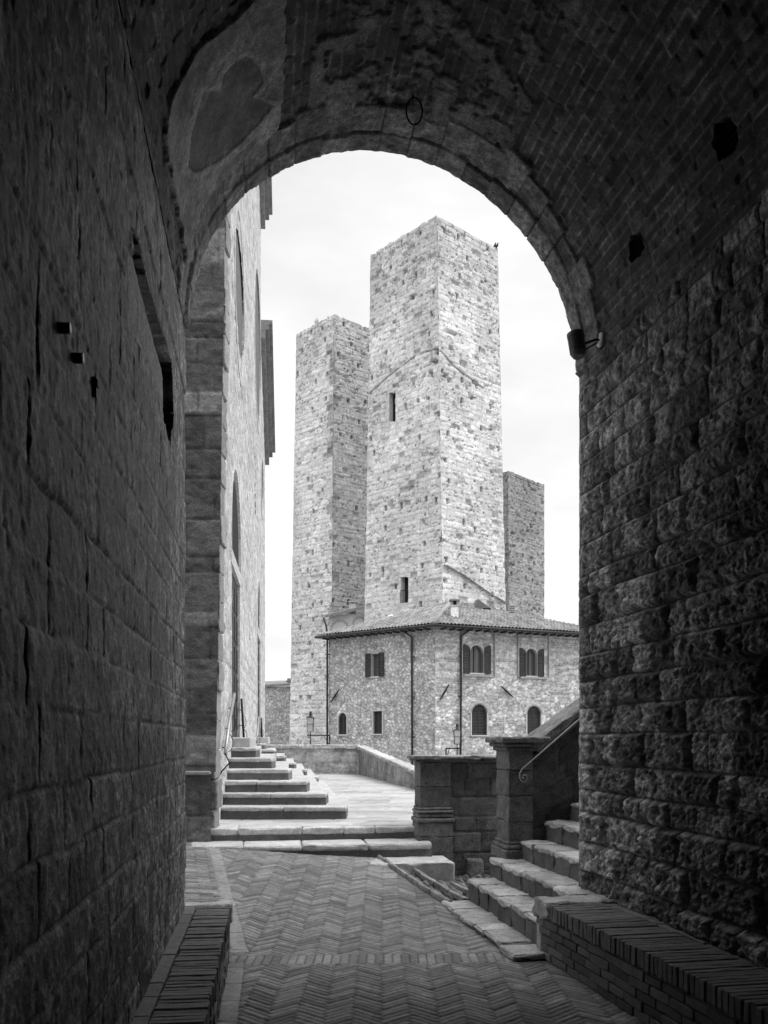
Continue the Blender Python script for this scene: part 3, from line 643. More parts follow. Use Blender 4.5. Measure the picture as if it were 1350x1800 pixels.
# ================================================================== LOW PARAPET BETWEEN PIAZZA STEPS AND STAIR
lp = thing('stone_parapet', 'dark block parapet with moulded pilaster between the piazza steps and the staircase', 'parapet', (1.2, 11.8, 0))
wl = Wall(.46, 11.72, .9907, .1359)
def lp_h(U, V):
    e, r1, r2, k = coursed(U, V+.02, .235, .38, 520, .006, .25); j = sst(0, .012, e)
    return -.018*(1-j)+.012*(r2-.5)+.014*(fbm(U*8, V*8, 4, 521)-.5), (.6+.55*r1)*(.75+.35*(1-j))*(.65+.7*fbm(U*3, V*3, 3, 522))
panel('wall', np.arange(0, 3.4, .018), np.arange(-.3, 1.40, .018), lp_h, wl.mapf, TRAVD, lp)
b = MB(); wl.bx(b, .02, 3.4, -.3, 1.39, -.4, -.025, .8); b.build('core', TRAVD, lp)
b = MB()
def wst(b, w_, u0, u1, z0, z1, h0, h1, **k): b.stone([w_.p(u0, z0, h1), w_.p(u1, z0, h1), w_.p(u1, z0, h0), w_.p(u0, z0, h0), w_.p(u0, z1, h1), w_.p(u1, z1, h1), w_.p(u1, z1, h0), w_.p(u0, z1, h0)], **k)
for (z0, z1) in ((-.2, .12), (.124, .42), (.424, .6)): wst(b, wl, -.03, .42, z0, z1, -.38, .07, r=.01, amp=.006, tone=random.uniform(.6, .95), seed=z0*7, seg=.05, tvar=.25)
for (z0, z1) in ((.8, 1.06), (1.064, 1.38)): wst(b, wl, 0, .4, z0, z1, -.38, .04, r=.01, amp=.006, tone=random.uniform(.6, .9), seed=z0*7, seg=.05, tvar=.25)
b.build('pilaster', TRAVD, lp)
b = MB()
for (z0, z1, o_) in ((.602, .66, .045), (.662, .72, .028), (.722, .76, .036), (.762, .798, .015)): wst(b, wl, -.0-o_, .4+o_, z0, z1, -.4, .04+o_, r=.018, amp=.004, tone=.85, seed=z0, seg=.05)
b.build('moulding', TRAVD, lp)
b = MB()
for k in range(4):
    u0 = -.1+k*.9; u1 = u0+.894
    wst(b, wl, u0+.03, u1, 1.385, 1.42, -.44, .1, r=.012, amp=.004, tone=.9, seed=k, seg=.05); wst(b, wl, u0, u1, 1.418, 1.462, -.47, .13, r=.016, amp=.006, tone=1.3, seed=k+5, seg=.05, tvar=.15)
b.build('coping', TRAVD, lp)
# corner stones: round boulder at foot (part of the wall)
b = MB(); wst(b, wl, .62, .84, -.1, .13, -.05, .06, r=.08, amp=.01, tone=.8, seg=.04); b.build('foot_stone', TRAVD, lp)

for (px, py, d, n_, ln_, lab) in ((800, 1541, 11.2, 14, .1, 'tiny weeds at the foot of the dark block parapet'), (381, 1478, 11.4, 14, .09, 'tiny weeds in the joint at the foot of the church pier'), (868, 1510, 9.5, 12, .09, 'tiny weeds in the joint under the newel of the staircase'), (741, 1462, 11.95, 10, .08, 'tiny weeds where the top piazza step meets the parapet')):
    tuft_jobs = globals().setdefault('tuft_jobs', []); tuft_jobs.append((P(px, py, d), n_, ln_, 'weed_tuft', lab, 'small weeds in the step joints'))
# ================================================================== LEFT CORNER PIER + CHURCH
FK = -.098
wf = Wall(-2.20, 11.7, FK, 1.0, 1)     # u = distance along the facade ; normal towards +x
ch = thing('church', 'pale church facade seen at a steep angle with round windows and dark doors', 'church', (-3.2, 21, .5))
U1 = 20.6
def fu(d): return (d-11.7)*math.sqrt(1+FK*FK)
holes_f = []
def cho(kind, d0, d1, z0, z1): holes_f.append((kind, fu(d0), fu(d1), z0+EYE, z1+EYE))
cho('rect', 15.2, 17.4, -.0, 2.9); cho('rect', 25.8, 27.8, 0, 2.9)
cho('arch', 15.2, 17.7, 3.15, 4.8); cho('arch', 25.9, 27.7, 3.15, 4.6)
cho('round', 16.0, 18.9, 7.4, 9.5); cho('round', 23.9, 28.1, 9.0, 13.1); cho('round', 28.6, 30.4, 7.2, 9.0); cho('rect', 24.0, 24.35, 5.9, 7.5)
def fhole(U, V, grow=0):
    m = np.zeros(U.shape, bool)
    for kd, a, c_, z0, z1 in holes_f:
        if kd == 'rect': m |= (U > a-grow) & (U < c_+grow) & (V > z0-grow) & (V < z1+grow)
        elif kd == 'round': m |= (((U-(a+c_)/2)/((c_-a)/2+grow))**2+((V-(z0+z1)/2)/((z1-z0)/2+grow))**2) < 1
        else:
            r = (c_-a)/2; m |= (np.abs(U-(a+c_)/2) < r+grow) & (V > z0) & ((V < z1-r) | (((U-(a+c_)/2)**2+(V-(z1-r))**2) < (r+grow)**2))
    return m
NV0, NV1 = fu(16.0), fu(28.2)     # nave eaves
def roofz(U):
    nave = 19.6-.0*U-np.abs(U-(NV0+NV1)/2)*.55
    aisle_r = 12.9-(U-NV1)*.62; aisle_l = 12.9-(NV0-U)*.62
    return EYE+np.where((U > NV0) & (U < NV1), nave, np.where(U >= NV1, aisle_r, aisle_l))-0.
def fac_h(U, V):
    e, r1, r2, k = coursed(U, V, .26, .6, 600, .01, .2); j = sst(0, .02, e)
    rough = fbm(U*7, V*7, 5, 601, .62); big = fbm(U*.8, V*.8, 3, 602)
    return -.012*(1-j)+.02*(rough-.5)+.012*(r2-.5)*j-.03*sst(.63, .72, fbm(U*5, V*9, 3, 603)), (.82+.26*r1)*(.8+.2*j)*(.8+.4*rough)*(.85+.3*big)
us = snap(0, U1, .05, [x for h in holes_f for x in h[1:3]]); vs = snap(.4, 21.6, .05, [x for h in holes_f for x in h[3:5]])
panel('facade_wall', us, vs, fac_h, wf.mapf, CH, ch, holes=lambda U, V: fhole(U, V) | (V > roofz(U)))
# body behind
b = MB(); b.box([wf.p(0, -1.5, -.6), wf.p(U1, -1.5, -.6), wf.p(U1, -1.5, -12), wf.p(0, -1.5, -12), wf.p(0, 13.3, -.6), wf.p(U1, 9.6, -.6), wf.p(U1, 9.6, -12), wf.p(0, 13.3, -12)], 1)
b.box([wf.p(U1-.02, -1.5, 0), wf.p(U1-.0, -1.5, 0), wf.p(U1, -1.5, -12), wf.p(U1-.02, -1.5, -12), wf.p(U1-.02, 11.6, 0), wf.p(U1, 11.6, 0), wf.p(U1, 11.6, -12), wf.p(U1-.02, 11.6, -12)], 1)
b.build('body', CH, ch)
# doors
for i in (0, 1):
    kd, a, c_, z0, z1 = holes_f[i]; b = MB(); wf.bx(b, a-.02, c_+.02, z0-.05, z1+.02, -.2, -.05)
    for q in np.linspace(a+.05, c_-.25, 4):
        for zz in np.linspace(z0+.15, z1-.6, 5): wf.bx(b, q, q+(c_-a)/4-.12, zz, zz+.42, -.05, -.035)
    dr = b.build('door', WOOD, ch)
    b = MB(); wf.bx(b, a-.13, a, z0, z1, -.3, .004); wf.bx(b, c_, c_+.13, z0, z1, -.3, .004); wf.bx(b, a-.2, c_+.2, z1, z1+.24, -.3, .012); b.build('door_surround', CH, ch)
    kd, a, c_, z0, z1 = holes_f[i+2]; b = MB(); wf.arch(b, a-.02, c_+.02, z0-.05, z1+.02, -.2, -.06); b.build('lunette', PLAST, ch)
    b = MB(); wf.arch(b, a+.12, c_-.15, z0+.0, z1-.2, -.06, -.03); b.build('lunette_window', BLACK, ch)
    b = MB(); wf.archring(b, a, c_, z0-.2, z1, .14, -.25, .006, tone=1.05); b.build('arch_surround', CH, ch)
def ringf(b, uc, zc, r0, r1, h0, h1, n=40, tone=1.):
    V = []
    for h in (h0, h1):
        for r in (r0, r1): V += [wf.p(uc+r*math.cos(q), zc+r*math.sin(q), h) for q in np.linspace(0, 2*math.pi, n, endpoint=False)]
    Fc = []
    for k in range(n):
        m_ = (k+1) % n; Fc += [(2*n+k, 3*n+k, 3*n+m_, 2*n+m_), (k, 2*n+k, 2*n+m_, m_), (n+k, n+m_, 3*n+m_, 3*n+k)]
    b.add(V, Fc, tone)
for i, nm in ((4, 0), (5, 1), (6, 0)):
    kd, a, c_, z0, z1 = holes_f[i]; uc = (a+c_)/2; zc = (z0+z1)/2; r = (c_-a)/2
    b = MB(); n = 40; ring = [wf.p(uc+(r+.1)*math.cos(q), zc+(r+.1)*math.sin(q), -.035) for q in np.linspace(0, 2*math.pi, n, endpoint=False)]; b.add(ring, [tuple(range(n))]); b.build('round_window', LEAD, ch)
    b = MB(); ringf(b, uc, zc, r-.02, r+.16, -.2, .012)
    if nm: ringf(b, uc, zc, r-.35, r-.12, -.3, -.05)
    for k in range(16 if nm else 0):
        q = k*math.pi/8; b.tube([wf.p(uc+.3*math.cos(q), zc+.3*math.sin(q), -.09), wf.p(uc+(r-.1)*math.cos(q), zc+(r-.1)*math.sin(q), -.09)], .035, 6)
    b.build('window_surround', CH, ch)
kd, a, c_, z0, z1 = holes_f[7]; b = MB(); wf.bx(b, a-.05, c_+.05, z0-.05, z1+.05, -.3, -.03); b.build('slit_window', BLACK, ch)
# roof verges
def verge(ua, ub, nm):
    b = MB(); za, zb = float(roofz(np.array(ua))), float(roofz(np.array(ub)))
    for (h0, h1, dz0, dz1) in ((-.1, .14, -.5, -.22), (-.1, .26, -.22, -.05), (-.1, .36, -.05, .06)):
        b.box([wf.p(ua, za+dz0, h1), wf.p(ub, zb+dz0, h1), wf.p(ub, zb+dz0, h0), wf.p(ua, za+dz0, h0), wf.p(ua, za+dz1, h1), wf.p(ub, zb+dz1, h1), wf.p(ub, zb+dz1, h0), wf.p(ua, za+dz1, h0)])
    b.build('roof_verge', DARKST if nm else TILE, ch)
um = (NV0+NV1)/2
verge(NV0+.02, um, 0); verge(um, NV1-.02, 0); verge(NV1+.02, U1+.3, 0); verge(0, NV0-.02, 0)
# corner pier (dark masonry facing the passage)
wpz = Wall(-2.20, 11.62, -1.0, -.02, -1)
cw = thing('stone_pier', 'tall dark banded stone pier at the near corner of the church', 'pier', (-3.2, 12, .3))
def pier_h(U, V):
    e, r1, r2, k = coursed(U, V, .34, .55, 610, .012, .7); j = sst(0, .015, e); rowt = hsh(k, 4, 611)
    rough = fbm(U*9, V*9, 5, 612, .62)
    return -.012*(1-j)+.03*(rough-.5)+.012*(rowt-.5)-.01*sst(.6, .7, fbm(U*4, V*6, 3, 613)), (.55+1.1*rowt*rowt+.3*r1)*(.7+.3*j)*(.65+.7*rough)
panel('shaft', np.arange(0, 3.4, .025), np.arange(1.26, 14, .025), pier_h, lambda U, V, h: (wpz.mapf(U, V, h)[0]+.03+.017*V, wpz.mapf(U, V, h)[1], V), DARKST, cw)
panel('plinth', np.arange(-.0, 3.4, .02), np.arange(.2, 1.26, .02), pier_h, lambda U, V, h: wpz.mapf(U, V, h+.06), DARKST, cw)
b = MB(); k = 0
wst(b, wpz, 0.005, 3.4, 1.22, 1.27, -.02, .1, r=.012, amp=.005, tone=2.2, seg=.06)
b.build('ledge', DARKST, cw)
b = MB()
for k in range(36):
    z0 = .4+k*.38; dx = random.uniform(-.015, .02); xq = -2.165+dx+.0172*z0; prism(b, [(-2.6, 11.66), (xq, 11.65), (xq, 12.0), (-2.6, 12.0)], z0, z0+.375, r=.02, amp=.012, fr=8, tone=random.uniform(1.6, 2.6), seed=k, seg=.06)
b.build('quoins', DARKST, cw)
b = MB(); b.abox(-5.6, -2.25, 11.66, 12.2, -1, 14); b.build('core', DARKST, cw)

# ---- church stairs (two pyramids of steps)
def pyramid(label, n, d0, td, tn, xr0, dxr, z_top, dfar, grp):
    t = thing('church_steps', label, 'steps', (xr0, (d0+dfar)/2, .53), grp)
    for k in range(n):
        b = MB(); z1 = .53+(k+1)*.165+.01; z0 = .5; d = d0+td*k; xr = xr0+dxr*k; de = dfar-td*k
        xf = -2.33+FK*(d-13)-.05; xe = -2.33+FK*(de-13)-.05
        ln = xr-xf; ns = max(1, int(round(ln/.8)))
        run(b, (xf, d), (xr, d), (0, min(.6, (de-d)*.45)), z0 if k == 0 else z1-.2, z1, ns, r=.02, nose=.025, nt=.06, seed=k*7+int(d0), amp=.005, tv=.12, riser_shade=.32, seg=.07)
        xrb = xr+FK*(de-d)*1.05
        q = [(xf+.05, d+.05), (xr-.012, d+.05), (xrb-.012, de), (xe, de)]
        prism(b, q, z1-.2, z1-.004, r=.015, amp=.004, tone=1.0, seed=k, seg=.12, tvar=.15)
        b.build('step', TRAV, t)
    return t
pyramid('nearer pyramid of pale stone steps rising to the first church door', 6, 13.0, .4, 0, -.54, -.315, 0, 20.4, 'church step pyramids')
pyramid('farther pyramid of pale stone steps rising to the second church door', 6, 22.8, .5, 0, -1.68, -.33, 0, 31.2, 'church step pyramids')
for (d0, d1, nm) in ((15.5, 17.3, 0), (25.8, 27.8, 1)):
    b = MB(); xf = -2.33+FK*(d0-13); prism(b, [(xf-.1, d0), (xf+.3, d0), (xf+.3+FK*(d1-d0), d1), (xf-.1+FK*(d1-d0), d1)], 1.5, 1.695, r=.02, amp=.005, seg=.08)
    b.build('door_sill', TRAV, ch)
# hand rails beside church doors
def rail(pts, r, label, m, scroll=True):
    b = MB(); t = thing('stair_handrail', label, 'handrail', pts[0], 'iron rails on the church steps')
    b.tube(pts, r, 8); b.build('rail', m, t, True)
    b = MB(); p0 = np.array(pts[0], float); p1 = np.array(pts[-1], float)
    for f in (.15, .45, .8):
        q = p0+(p1-p0)*f; b = MB(); b.tube([q, q+np.array((-.02, .0, -.05)), q+np.array((-.22, .02, -.08))], .008, 6); b.build('bracket', IRON, t, True)
    for f in (.3, .62):
        q = p0+(p1-p0)*f; b = MB()
        b.tube([q+np.array((math.sin(a_)*.07, 0, math.cos(a_)*.13-.13)) for a_ in np.linspace(0, math.pi, 9)], .006, 5); b.build('cable_loop', IRON, t, True); b = MB()
    if scroll: b = MB(); b.tube([p0+np.array(v) for v in ((0, 0, 0), (.06, 0, -.13), (-.05, 0, -.25), (-.13, 0, -.4), (-.1, 0, -.46), (-.05, 0, -.43), (-.06, 0, -.38))], .011, 6); b.build('scroll', IRON, t, True)
rail([P(396, 1325, 12.95), P(403, 1270, 13.8), P(412, 1220, 14.9)], .026, 'pale steel handrail on the near church steps, left of the first door', STEEL)
rail([P(429, 1305, 17.4), P(427, 1270, 17.4), P(424.5, 1228, 17.4)], .022, 'dark iron handrail just beyond the first church door', IRON, False)
rail([P(452, 1306, 25), P(453, 1285, 25.3), P(454.5, 1261, 25.7)], .026, 'pale steel handrail before the second church door', STEEL, False)
rail([P(460.5, 1312, 28), P(460, 1285, 28), P(459, 1262, 28)], .03, 'dark iron handrail beyond the second church door', IRON, False)

# ================================================================== FAR PIAZZA PARAPET
fw = thing('piazza_parapet', 'long low stone parapet along the far side of the piazza, its right end sloping down', 'parapet', (-1, 28, .5))
wa = Wall(-4.8, 29.3, 4.0, -.5)
ue = wa.u(630)
def fp_h(U, V):
    e, r1, r2, k = coursed(U, V, .3, .55, 620, .02, .3); j = sst(0, .03, e)
    rough = fbm(U*4, V*4, 4, 621); return -.02*(1-j)+.03*(rough-.5), (.75+.4*r1)*(.7+.3*j)*(.55+.9*rough)
zt_ = wa.z(630, 1316)
panel('wall', np.arange(0, ue, .07), np.arange(.3, zt_, .06), fp_h, wa.mapf, RUB, fw)
dE = wa.o[1]+wa.d[1]*ue; xE = wa.o[0]+wa.d[0]*ue
E2 = P(745, 1368, 19.7)
wb = Wall(xE, dE, E2[0]-xE, E2[1]-dE); Lb = math.hypot(E2[0]-xE, E2[1]-dE)
def slopez(U): return zt_+(E2[2]-zt_)*U/Lb
panel('wall', np.arange(0, Lb*1.12, .06), np.linspace(0, 1, 26), lambda U, V: (fp_h(U+30, V*1.2)[0], fp_h(U+30, V*1.2)[1]*.68), lambda U, V, h: wb.mapf(U, -.3+(slopez(U)+.3)*V, h), RUB, fw)
b = MB(); wa.bx(b, 0, ue, .2, zt_-.01, -.4, -.04); wb.bx(b, 0, Lb*1.1, -.6, E2[2]-.2, -.22, -.05); b.build('core', RUB, fw)
b = MB(); u = 0; k = 0
while u < ue-.1:
    u1 = min(u+1.1, ue); wst(b, wa, u, u1-.01, zt_, zt_+.12, -.46, .07, r=.03, amp=.012, tone=.75+.3*random.random(), seed=k, seg=.12, tvar=.2); u = u1; k += 1
u = 0
while u < Lb*1.1:
    u1 = u+1.1; z0, z1 = slopez(u), slopez(u1-.01)
    b.stone([wb.p(u, z0, .07), wb.p(u1-.01, z1, .07), wb.p(u1-.01, z1, -.24), wb.p(u, z0, -.24), wb.p(u, z0+.1, .07), wb.p(u1-.01, z1+.1, .07), wb.p(u1-.01, z1+.1, -.24), wb.p(u, z0+.1, -.24)], r=.03, amp=.012, tone=.75+.3*random.random(), seed=k, seg=.12, tvar=.2); u = u1; k += 1
b.build('coping', RUB, fw)

# ================================================================== HOUSE
hs = thing('stone_house', 'two storey stone house with hipped tile roof in front of the towers', 'house', (2.5, 49, -1.5))
HD = 45.; HX = (765-675)/F*HD
w1 = Wall(HX, HD, -1.15, 1., -1)      # left face, u to the left
w2 = Wall(HX, HD, 2.14, 1., 1)        # right face
# make normals face the camera
for w_ in (w1, w2):
    if w_.n[1] > 0: w_.n = -w_.n
ze = w1.z(765, 1102)
def mkholes(wl_, lst):
    out_ = []
    for kd, x0, y0, x1, y1 in lst:
        ua, ub = sorted((wl_.u(x0), wl_.u(x1))); xm = (x0+x1)/2
        out_.append((kd, ua, ub, wl_.z(xm, y1), wl_.z(xm, y0)))
    return out_
h1_ = mkholes(w1, [('rect', 652, 1149, 667, 1189), ('rect', 656, 1250, 672, 1290), ('arch', 595, 1253, 609.5, 1291)])
h2_ = mkholes(w2, [('arch', 826, 1134, 850, 1183), ('arch', 924, 1140, 944, 1188), ('arch', 829, 1238, 856, 1292), ('arch', 926.5, 1241, 951, 1291)])
def inhole(U, V, hl):
    m = np.zeros(U.shape, bool)
    for kd, a, c_, z0, z1 in hl:
        if kd == 'rect': m |= (U > a) & (U < c_) & (V > z0) & (V < z1)
        else:
            r = (c_-a)/2; m |= (np.abs(U-(a+c_)/2) < r) & (V > z0) & ((V < z1-r) | (((U-(a+c_)/2)**2+(V-(z1-r))**2) < r*r))
    return m
def h1h(U, V):
    e, r1, r2 = rubble(U, V, .24, .15, 700, 1.); j = sst(.004, .045, e)
    big = fbm(U*.6, V*.6, 3, 701); rough = fbm(U*5, V*5, 3, 702)
    return -.03*(1-j)+.03*(r2-.5)*j+.02*(rough-.5), (.7+.5*r1)*(.55+.45*j)*(.85+.3*big)*1.22
def h2h(U, V):
    e, r1, r2, k = coursed(U, V, .11, .3, 710, .015, .4); ea, ra, rb = rubble(U, V, .3, .17, 712)
    mix = fbm(U*.9, V*.9, 3, 713)-.25*(V > EYE+3) > .42
    e = np.where(mix, ea, e); r1 = np.where(mix, ra, r1); r2 = np.where(mix, rb, r2); j = sst(0, .03, e)
    big = fbm(U*.6, V*.6, 3, 714)
    return -.025*(1-j)+.025*(r2-.5)*j, np.where(mix, .7+.65*r1, .6+.45*r1)*(.6+.4*j)*1.08*(.8+.4*big)
UL = w1.u(578); UR = w2.u(1075)
ex1 = [x for h in h1_ for x in h[1:3]]; ez1 = [x for h in h1_ for x in h[3:5]]
ex2 = [x for h in h2_ for x in h[1:3]]; ez2 = [x for h in h2_ for x in h[3:5]]
ZT = ze-.02
panel('wall', snap(0, UL, .055, ex1), snap(-1.5, ZT, .055, ez1), h1h, w1.mapf, RUB, hs, holes=lambda U, V: inhole(U, V, h1_))['label'] = 'left rubble wall'
panel('wall', snap(0, UR, .055, ex2), snap(-1.5, ZT, .055, ez2), h2h, w2.mapf, RUB, hs, holes=lambda U, V: inhole(U, V, h2_))['label'] = 'right wall of mixed brick and stone'
# other walls (closing the block)
pA = np.array(w1.p(UL, 0)[:2]); pB = np.array(w2.p(UR, 0)[:2]); pC = pA+np.array((11., 9.5))
b = MB(); b.add([(*pA, -1.5), (*pC, -1.5), (*pB, -1.5), (*pA, ZT), (*pC, ZT), (*pB, ZT)], [(0, 1, 4, 3), (1, 2, 5, 4)]); b.build('rear_wall', RUB, hs)
def louvre(b, w_, u0, u1, z0, z1, h, archtop=False):
    fr_ = .05
    w_.bx(b, u0, u0+fr_, z0, z1, h, h+.05); w_.bx(b, u1-fr_, u1, z0, z1, h, h+.05); w_.bx(b, u0+fr_, u1-fr_, z0, z0+fr_, h, h+.05); w_.bx(b, u0+fr_, u1-fr_, z1-fr_, z1, h, h+.05)
    n = max(3, int((z1-z0)/.08))
    for k in range(n):
        zz = z0+fr_+(z1-z0-2*fr_)*(k+.5)/n
        b.box([w_.p(u0+fr_, zz-.03, h+.045), w_.p(u1-fr_, zz-.03, h+.045), w_.p(u1-fr_, zz-.02, h+.045), w_.p(u0+fr_, zz-.02, h+.045), w_.p(u0+fr_, zz+.02, h+.01), w_.p(u1-fr_, zz+.02, h+.01), w_.p(u1-fr_, zz+.03, h+.01), w_.p(u0+fr_, zz+.03, h+.01)])
def window(w_, hole, kind, i):
    kd, a, c_, z0, z1 = hole; mid = (a+c_)/2; r = (c_-a)/2
    b = MB(); (w_.arch if kd == 'arch' else w_.bx)(b, a-.08, c_+.08, z0-.08, z1+.08, -.3, -.24)
    wn = b.build('window', BLACK if kind == 'closed' else GLASS, hs)
    # reveals
    b = MB(); w_.bx(b, a-.02, a, z0, z1-(r if kd == 'arch' else 0), -.26, -.01); w_.bx(b, c_, c_+.02, z0, z1-(r if kd == 'arch' else 0), -.26, -.01)
    w_.bx(b, a-.08, c_+.08, z0-.07, z0, -.26, .06)
    if kd == 'arch': w_.archring(b, a, c_, z0, z1, .07, -.26, .025)
    else: w_.bx(b, a, c_, z1, z1+.02, -.26, -.01)
    b.build('frame', PLAST, wn)
    if kind == 'open_rect':
        b = MB(); w_.bx(b, mid-.03, mid+.03, z0, z1, -.24, -.2); w_.bx(b, a, c_, (z0+z1)/2-.02, (z0+z1)/2+.02, -.24, -.21); b.build('mullion', FRAME, wn)
        for s_ in (0, 1):
            b = MB(); wd = .34; u0 = a-wd if s_ == 0 else c_; louvre(b, w_, u0, u0+wd, z0-.03, z1+.03, .03); b.build('shutter', WOOD, hs)
    if kind == 'open_arch':
        b = MB(); w_.bx(b, mid-.05, mid+.05, z0, z1, -.24, -.17); w_.bx(b, a, a+.06, z0, z1-r, -.24, -.18); w_.bx(b, c_-.06, c_, z0, z1-r, -.24, -.18); w_.archring(b, a+.06, c_-.06, z1-r, z1-.06, .06, -.24, -.18, jambs=False); b.build('mullion', FRAME, wn)
        for s_ in (0, 1):
            b = MB(); wd = .38; u0 = a-wd-.02 if s_ == 0 else c_+.02; louvre(b, w_, u0, u0+wd, z0-.03, z1-.25, .03)
            # rising quadrant top
            xs = np.linspace(0, 1, 6)
            for q0_, q1_ in zip(xs[:-1], xs[1:]):
                t0 = q0_ if s_ == 0 else 1-q0_; tt = math.sqrt(max(0, 1-(1-(q0_+q1_)/2 if s_ == 1 else (q0_+q1_)/2)**2))
                w_.bx(b, u0+wd*q0_, u0+wd*q1_, z1-.25, z1-.25+.26*tt, .03, .07)
            b.build('shutter', WOOD, hs)
    if kind in ('closed', 'closed_rect'):
        for s_ in (0, 1):
            b = MB(); u0, u1 = (a+.01, mid-.006) if s_ == 0 else (mid+.006, c_-.01)
            zt = z1-(r*.55 if kd == 'arch' else .01); louvre(b, w_, u0, u1, z0+.01, zt, -.13)
            if kd == 'arch':
                xs = np.linspace(u0, u1, 7)
                for q0_, q1_ in zip(xs[:-1], xs[1:]):
                    q_ = (q0_+q1_)/2; zz = z1-r+math.sqrt(max(0, r*r-(q_-mid)**2)); 
                    if zz > zt: w_.bx(b, q0_, q1_, zt, zz, -.13, -.085)
            b.build('shutter', WOOD, hs)
    if kd == 'arch' and kind == 'closed' and w_ is w2:
        b = MB(); w_.archring(b, a, c_, z1-r, z1, .2, -.02, .025, jambs=False, tone=.9); b.build('brick_arch', RUB, hs)
    if kind == 'closed_rect':
        b = MB(); w_.bx(b, a-.07, a, z0-.07, z1+.07, -.02, .03); w_.bx(b, c_, c_+.07, z0-.07, z1+.07, -.02, .03); w_.bx(b, a, c_, z1, z1+.07, -.02, .03); b.build('surround', PLAST, wn)
window(w1, h1_[0], 'open_rect', 0); window(w1, h1_[1], 'closed_rect', 1); window(w1, h1_[2], 'closed', 2)
window(w2, h2_[0], 'open_arch', 0); window(w2, h2_[1], 'open_arch', 1); window(w2, h2_[2], 'closed', 2); window(w2, h2_[3], 'closed', 3)
# brick relieving frames round the upper right windows
for (x0, x1, y0, y1) in ((812, 868, 1108, 1186), (911, 963, 1112, 1190)):
    b = MB(); a, c_ = w2.u(x0), w2.u(x1); xm = (x0+x1)/2; z0, z1 = w2.z(xm, y1), w2.z(xm, y0)
    w2.bx(b, a-.06, a+.0, z0, z1, -.01, .09); w2.bx(b, c_, c_+.06, z0, z1, -.01, .09); w2.bx(b, a-.1, c_+.1, z1, min(z1+.1, ZT+.05), -.01, .22); w2.bx(b, a, a+.2, z1-.15, z1, -.01, .1, .8); w2.bx(b, c_-.2, c_, z1-.15, z1, -.01, .1, .8)
    w2.bx(b, a+.1, c_-.1, z0-.1, z0, -.01, .09)
    b.build('window_surround', TOWD, hs)
# downpipes
def wpipe(w_, pts, h, label=None):
    b = MB(); b.tube([w_.p(w_.u(x), w_.z(x, y), hh) for x, y, hh in pts], .055, 8)
    zb = w_.z(pts[-1][0], pts[-1][1]); zt = w_.z(pts[-2][0], pts[-2][1]); u = w_.u(pts[-1][0])
    for k in range(4):
        zz = zt+(zb-zt)*(k+.5)/4; w_.bx(b, u-.075, u+.075, zz-.02, zz+.02, -.02, h+.07)
    b.build('downpipe', PIPE, hs, True)
wpipe(w1, [(713, 1106, .42), (716, 1111, .3), (726, 1120, .1), (727, 1400, .1)], .1)
wpipe(w2, [(821, 1106, .42), (818, 1110, .3), (809, 1118, .1), (807.5, 1400, .1)], .1)
wpipe(w1, [(575.5, 1086, .3), (576, 1100, .12), (577.5, 1115, .1), (577.5, 1400, .1)], .1)
# iron tie anchors
for (w_, xa, ya, xb, yb) in ((w1, 598, 1212, 583, 1235), (w2, 788, 1203, 772, 1231), (w2, 879, 1206, 901, 1226)):
    b = MB(); pa = w_.p(w_.u(xa), w_.z(xa, ya), .08); pb_ = w_.p(w_.u(xb), w_.z(xb, yb), .08); pm = (np.array(pa)+np.array(pb_))/2
    b.tube([pa, pm, pb_], [.03, .06, .025], 6); b.tube([pm, pm-np.array((w_.n[0], w_.n[1], 0))*.12], .03, 6); b.build('tie_anchor', IRON, hs)
# roof: two tiled slopes rising to a peak
ov = .55
def eavep(w_, u, h, dz=0): q = w_.p(u, ze+.05+dz, h); return np.array(q)
eC = np.array((HX, HD, ze+.05))+np.array((*(w1.n+w2.n)/(1+np.dot(w1.n, w2.n))*ov, 0.))
eA = eavep(w1, UL+.5, ov); eB = eavep(w2, UR+.3, ov); pk = P(796, 1057, 50.5)
def roof_slope(Pa, Pb, Pk, seed):
    ud = (Pb-Pa); Ln = np.linalg.norm(ud); ud /= Ln; nn = np.cross(ud, Pk-Pa); nn /= np.linalg.norm(nn)
    if nn[2] < 0: nn = -nn
    vd = np.cross(nn, ud); 
    if vd[2] < 0: vd = -vd
    ap_u = np.dot(Pk-Pa, ud); ap_v = np.dot(Pk-Pa, vd)
    def hf(U, V):
        c = np.abs(np.sin(U*math.pi/.21)); row = V/.36; rf = row-np.floor(row); col_ = np.floor(U/.21)
        rd = hsh(col_, np.floor(row+hsh(col_, 1, 3)), seed); 
        return .09*c+.03*(1-rf)+.02*(rd-.5)+.05*(fbm(U*.8, V*.8, 2, seed)-.5), (.6+.6*rd)*(.12+.88*c)*(.7+.6*fbm(U*.7, V*.7, 3, seed+1))*(.75+.25*(rf > .12))
    def mp_(U, V, h): return tuple(Pa[i]+ud[i]*U+vd[i]*V+nn[i]*h for i in range(3))
    def ho(U, V):
        t_ = V/ap_v; lo = ap_u*t_; hi = Ln+(ap_u-Ln)*t_; return (U < lo) | (U > hi) | (t_ > 1)
    return panel('roof_slope', np.arange(0, Ln, .0375), np.arange(0, ap_v+.05, .07), hf, mp_, TILE, rf_, holes=ho)
b = MB(); b.add([eA-np.array((0, 0, .1)), eC-np.array((0, 0, .1)), eB-np.array((0, 0, .1)), (*pC, ze), pk-np.array((0, 0, .12))], [(0, 1, 4), (1, 2, 4), (2, 3, 4), (3, 0, 4), (3, 2, 1, 0)]); rf_ = b.build('roof', TILE, hs)
roof_slope(eA, eC, pk, 730); roof_slope(eC, eB, pk, 740)
b = MB()
